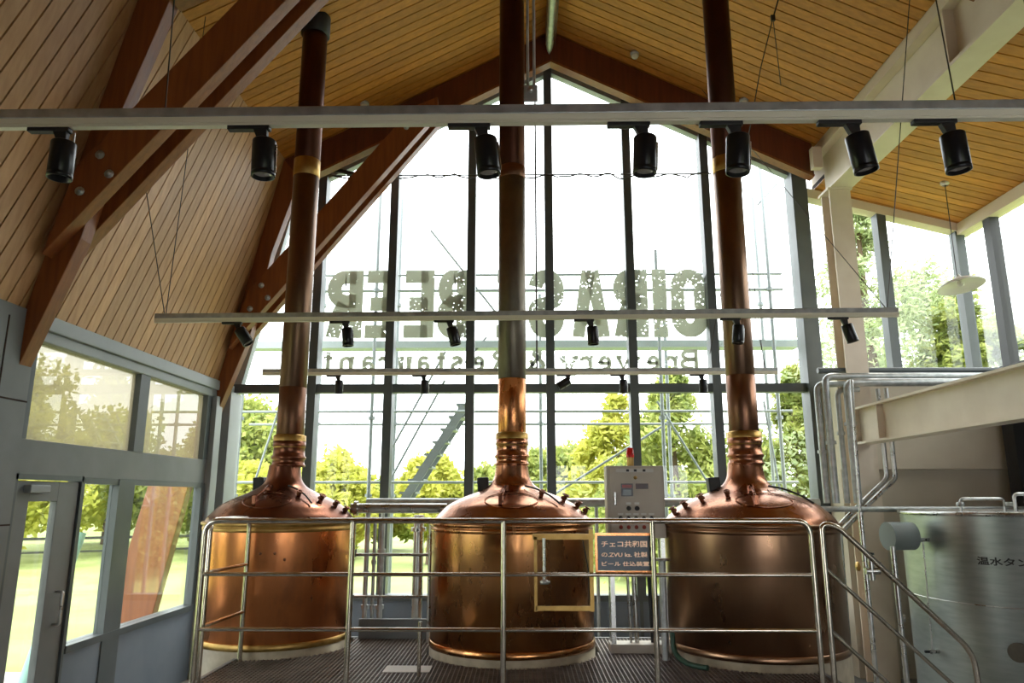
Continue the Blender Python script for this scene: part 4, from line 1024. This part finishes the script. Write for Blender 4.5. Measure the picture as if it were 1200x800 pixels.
px_tree('broad', 1, 1128, 318, 150, 21, 'darker green tree outside at the right of the side window')
px_tree('broad', 1, 850, 530, 160, 36, 'green shrub outside behind the right kettle dome', 'shrub')
random.seed(11)
lbls = ['bright tree on the lawn seen through the grey door glass', 'bright tree on the lawn seen through the narrow side light', 'bright tree across the lawn seen in the wide lower side window', 'bright tree far across the lawn at the right of the wide side window', 'tall yellow tree seen through the upper left side window', 'tall yellow tree seen through the second upper side window']
for j, (X, Y_, hh, ww, mi) in enumerate(((-17, 24, 5.2, 6, 0), (-19, 34, 6.5, 7, 0), (-14, 30, 5, 6, 1), (-17, 45, 8, 9, 1), (-20, 28, 7.5, 7, 0), (-22, 50, 10, 10, 2))):
    tree('broad', mi, X, Y_, hh, ww, lbls[j])
rs = thing('raking_strut', (-4.6, 8.9, -.1), 'orange-brown slanting timber strut outside the wide lower side window', 'strut')
MB().prism([(-4.95, -.04), (-4.42, -.04), (-3.92, 2.55), (-3.92, 3.0), (-4.30, 3.0)], 'y', 8.83, 8.97).build('timber', M['glulam_lt'], rs, bevel=.008)
MB().box(-4.98, -4.36, 8.80, 9.0, -.04, .12).build('steel_shoe', M['steel_grey'], rs)
# post and rail fence across the lawn, a green post and a white lamp near the door
fe = thing('fence', (-12, 22, -.1), 'low rail fence far across the lawn, seen through the left door glass', 'fence')
MB().obox((-22, 19, .75), (-6, 27, .75), .06, .08).obox((-22, 19, .35), (-6, 27, .35), .06, .06).build('rail', M['blackmatt'], fe)
for j in range(9):
    xx = -22 + 2 * j; yy = 19 + j; MB().box(xx - .06, xx + .06, yy - .06, yy + .06, -.1, .85).build('post', M['blackmatt'], fe)
gp = thing('garden_post', (-5.3, 8.4, -.1), 'pale green slanting post outside the grey door', 'post')
MB().tube([(-5.35, 8.3, -.04), (-5.1, 8.6, 1.6)], .07, 12).build('shaft', mat('green paint', (.25, .45, .38), .5), gp)
MB().lathe([(.16, 0), (.16, .05), (.08, .07)], (-5.35, 8.3, -.04), 14).build('foot', mat('green paint dark', (.05, .12, .08), .5), gp)

# scaffolding in front of the facade
sc = thing('scaffolding', (0, 11, -.1), 'grey tube scaffolding with decks and stair standing outside the window wall', 'scaffolding')
msc = mat('scaffold tube', (.30, .33, .34), .5, .4)
zt = {k_: at(600, k_, Y=10.8).z for k_ in (180, 205, 322, 340, 370, 404, 482, 490, 565)}
for (xx, yy, z1) in ((-4.2, 10.8, 5.6), (-3.3, 11.7, 5.6), (-2.24, 10.8, 7.35), (-2.05, 11.7, 7.0), (.30, 11.7, 5.3), (2.08, 10.8, 5.75), (2.35, 11.7, 5.5), (3.80, 10.8, 7.2), (3.95, 11.7, 7.0), (-.2, 11.7, 5.3)):
    MB().tube([(xx, yy, -.1), (xx, yy, z1)], .028, 8).build('standard', msc, sc)
    MB().lathe([(.055, 0), (.055, .05)], (xx, yy, zt[340] - .02), 8, True).lathe([(.055, 0), (.055, .05)], (xx, yy, zt[490] - .02), 8, True).lathe([(.05, 0), (.05, .04)], (xx, yy, 2.0), 8, True).build('coupler', msc, sc)
for (k_, yy, x0_, x1_) in ((322, 10.8, -4.3, 4.0), (340, 10.8, -4.3, 4.0), (370, 10.8, -1.5, 4.0), (482, 10.8, -4.4, 4.0), (490, 11.7, -4.4, 4.0), (565, 10.8, -4.4, 4.0), (322, 11.7, -4.0, 4.2)):
    MB().tube([(x0_, yy, zt[k_]), (x1_, yy, zt[k_])], .020, 8).build('ledger', msc, sc)
dk = MB()
dk.box(-4.3, 4.2, 10.85, 11.12, zt[404] - .03, zt[404] + .08)
dk.build('deck', mat('deck sheet', (.42, .48, .50), .6), sc)
sa, sb = at(470, 595, Y=11.2), at(545, 478, Y=11.2)
for dy in (-.2, .3): MB().obox(sa + Vector((0, dy, 0)), sb + Vector((0, dy, 0)), .05, .12).build('stair_stringer', msc, sc)
for dz in (.5, .95): MB().tube([sa + Vector((-.2, -.2, dz - .2)), sb + Vector((-.3, -.2, dz - .1))], .018, 8).build('stair_rail', msc, sc)
b = MB()
for j in range(9): 
    p = sa.lerp(sb, j / 8); b.box(p.x - .12, p.x + .12, p.y - .2, p.y + .3, p.z + .02, p.z + .05)
b.build('stair_tread', msc, sc)
for (a, b_, ya) in (((505, 270), (600, 390), 10.85), ((640, 585), (775, 500), 11.0), ((770, 470), (845, 590), 11.0), ((888, 240), (910, 215), 10.85), ((330, 470), (300, 560), 10.85), ((570, 395), (545, 425), 10.9), ((895, 470), (915, 580), 10.9)):
    MB().tube([at(*a, Y=ya), at(*b_, Y=ya)], .018, 8).build('brace', msc, sc)

# ------------------------------------------------------------------ light
w = bpy.data.worlds.new('World'); S.world = w; w.use_nodes = True
N = w.node_tree.nodes; L = w.node_tree.links
bg = N['Background']; bg.inputs['Color'].default_value = (.95, .97, 1.0, 1); bg.inputs['Strength'].default_value = 5.0
sun = bpy.data.lights.new('sun', 'SUN'); sun.energy = 2.5; sun.angle = R(8); sun.color = (1, .95, .85)
so = bpy.data.objects.new('sun', sun); C.objects.link(so); so.rotation_euler = (R(32), R(0), R(-25 + 180))
S.view_settings.view_transform = 'Standard'; S.view_settings.look = 'None'; S.view_settings.gamma = 1; S.view_settings.exposure = .22
S.view_settings.use_curve_mapping = False
S.cycles.use_denoising = True
S.cycles.max_bounces = 10; S.cycles.diffuse_bounces = 5; S.cycles.glossy_bounces = 5; S.cycles.transparent_max_bounces = 24
S.cycles.sample_clamp_indirect = 8
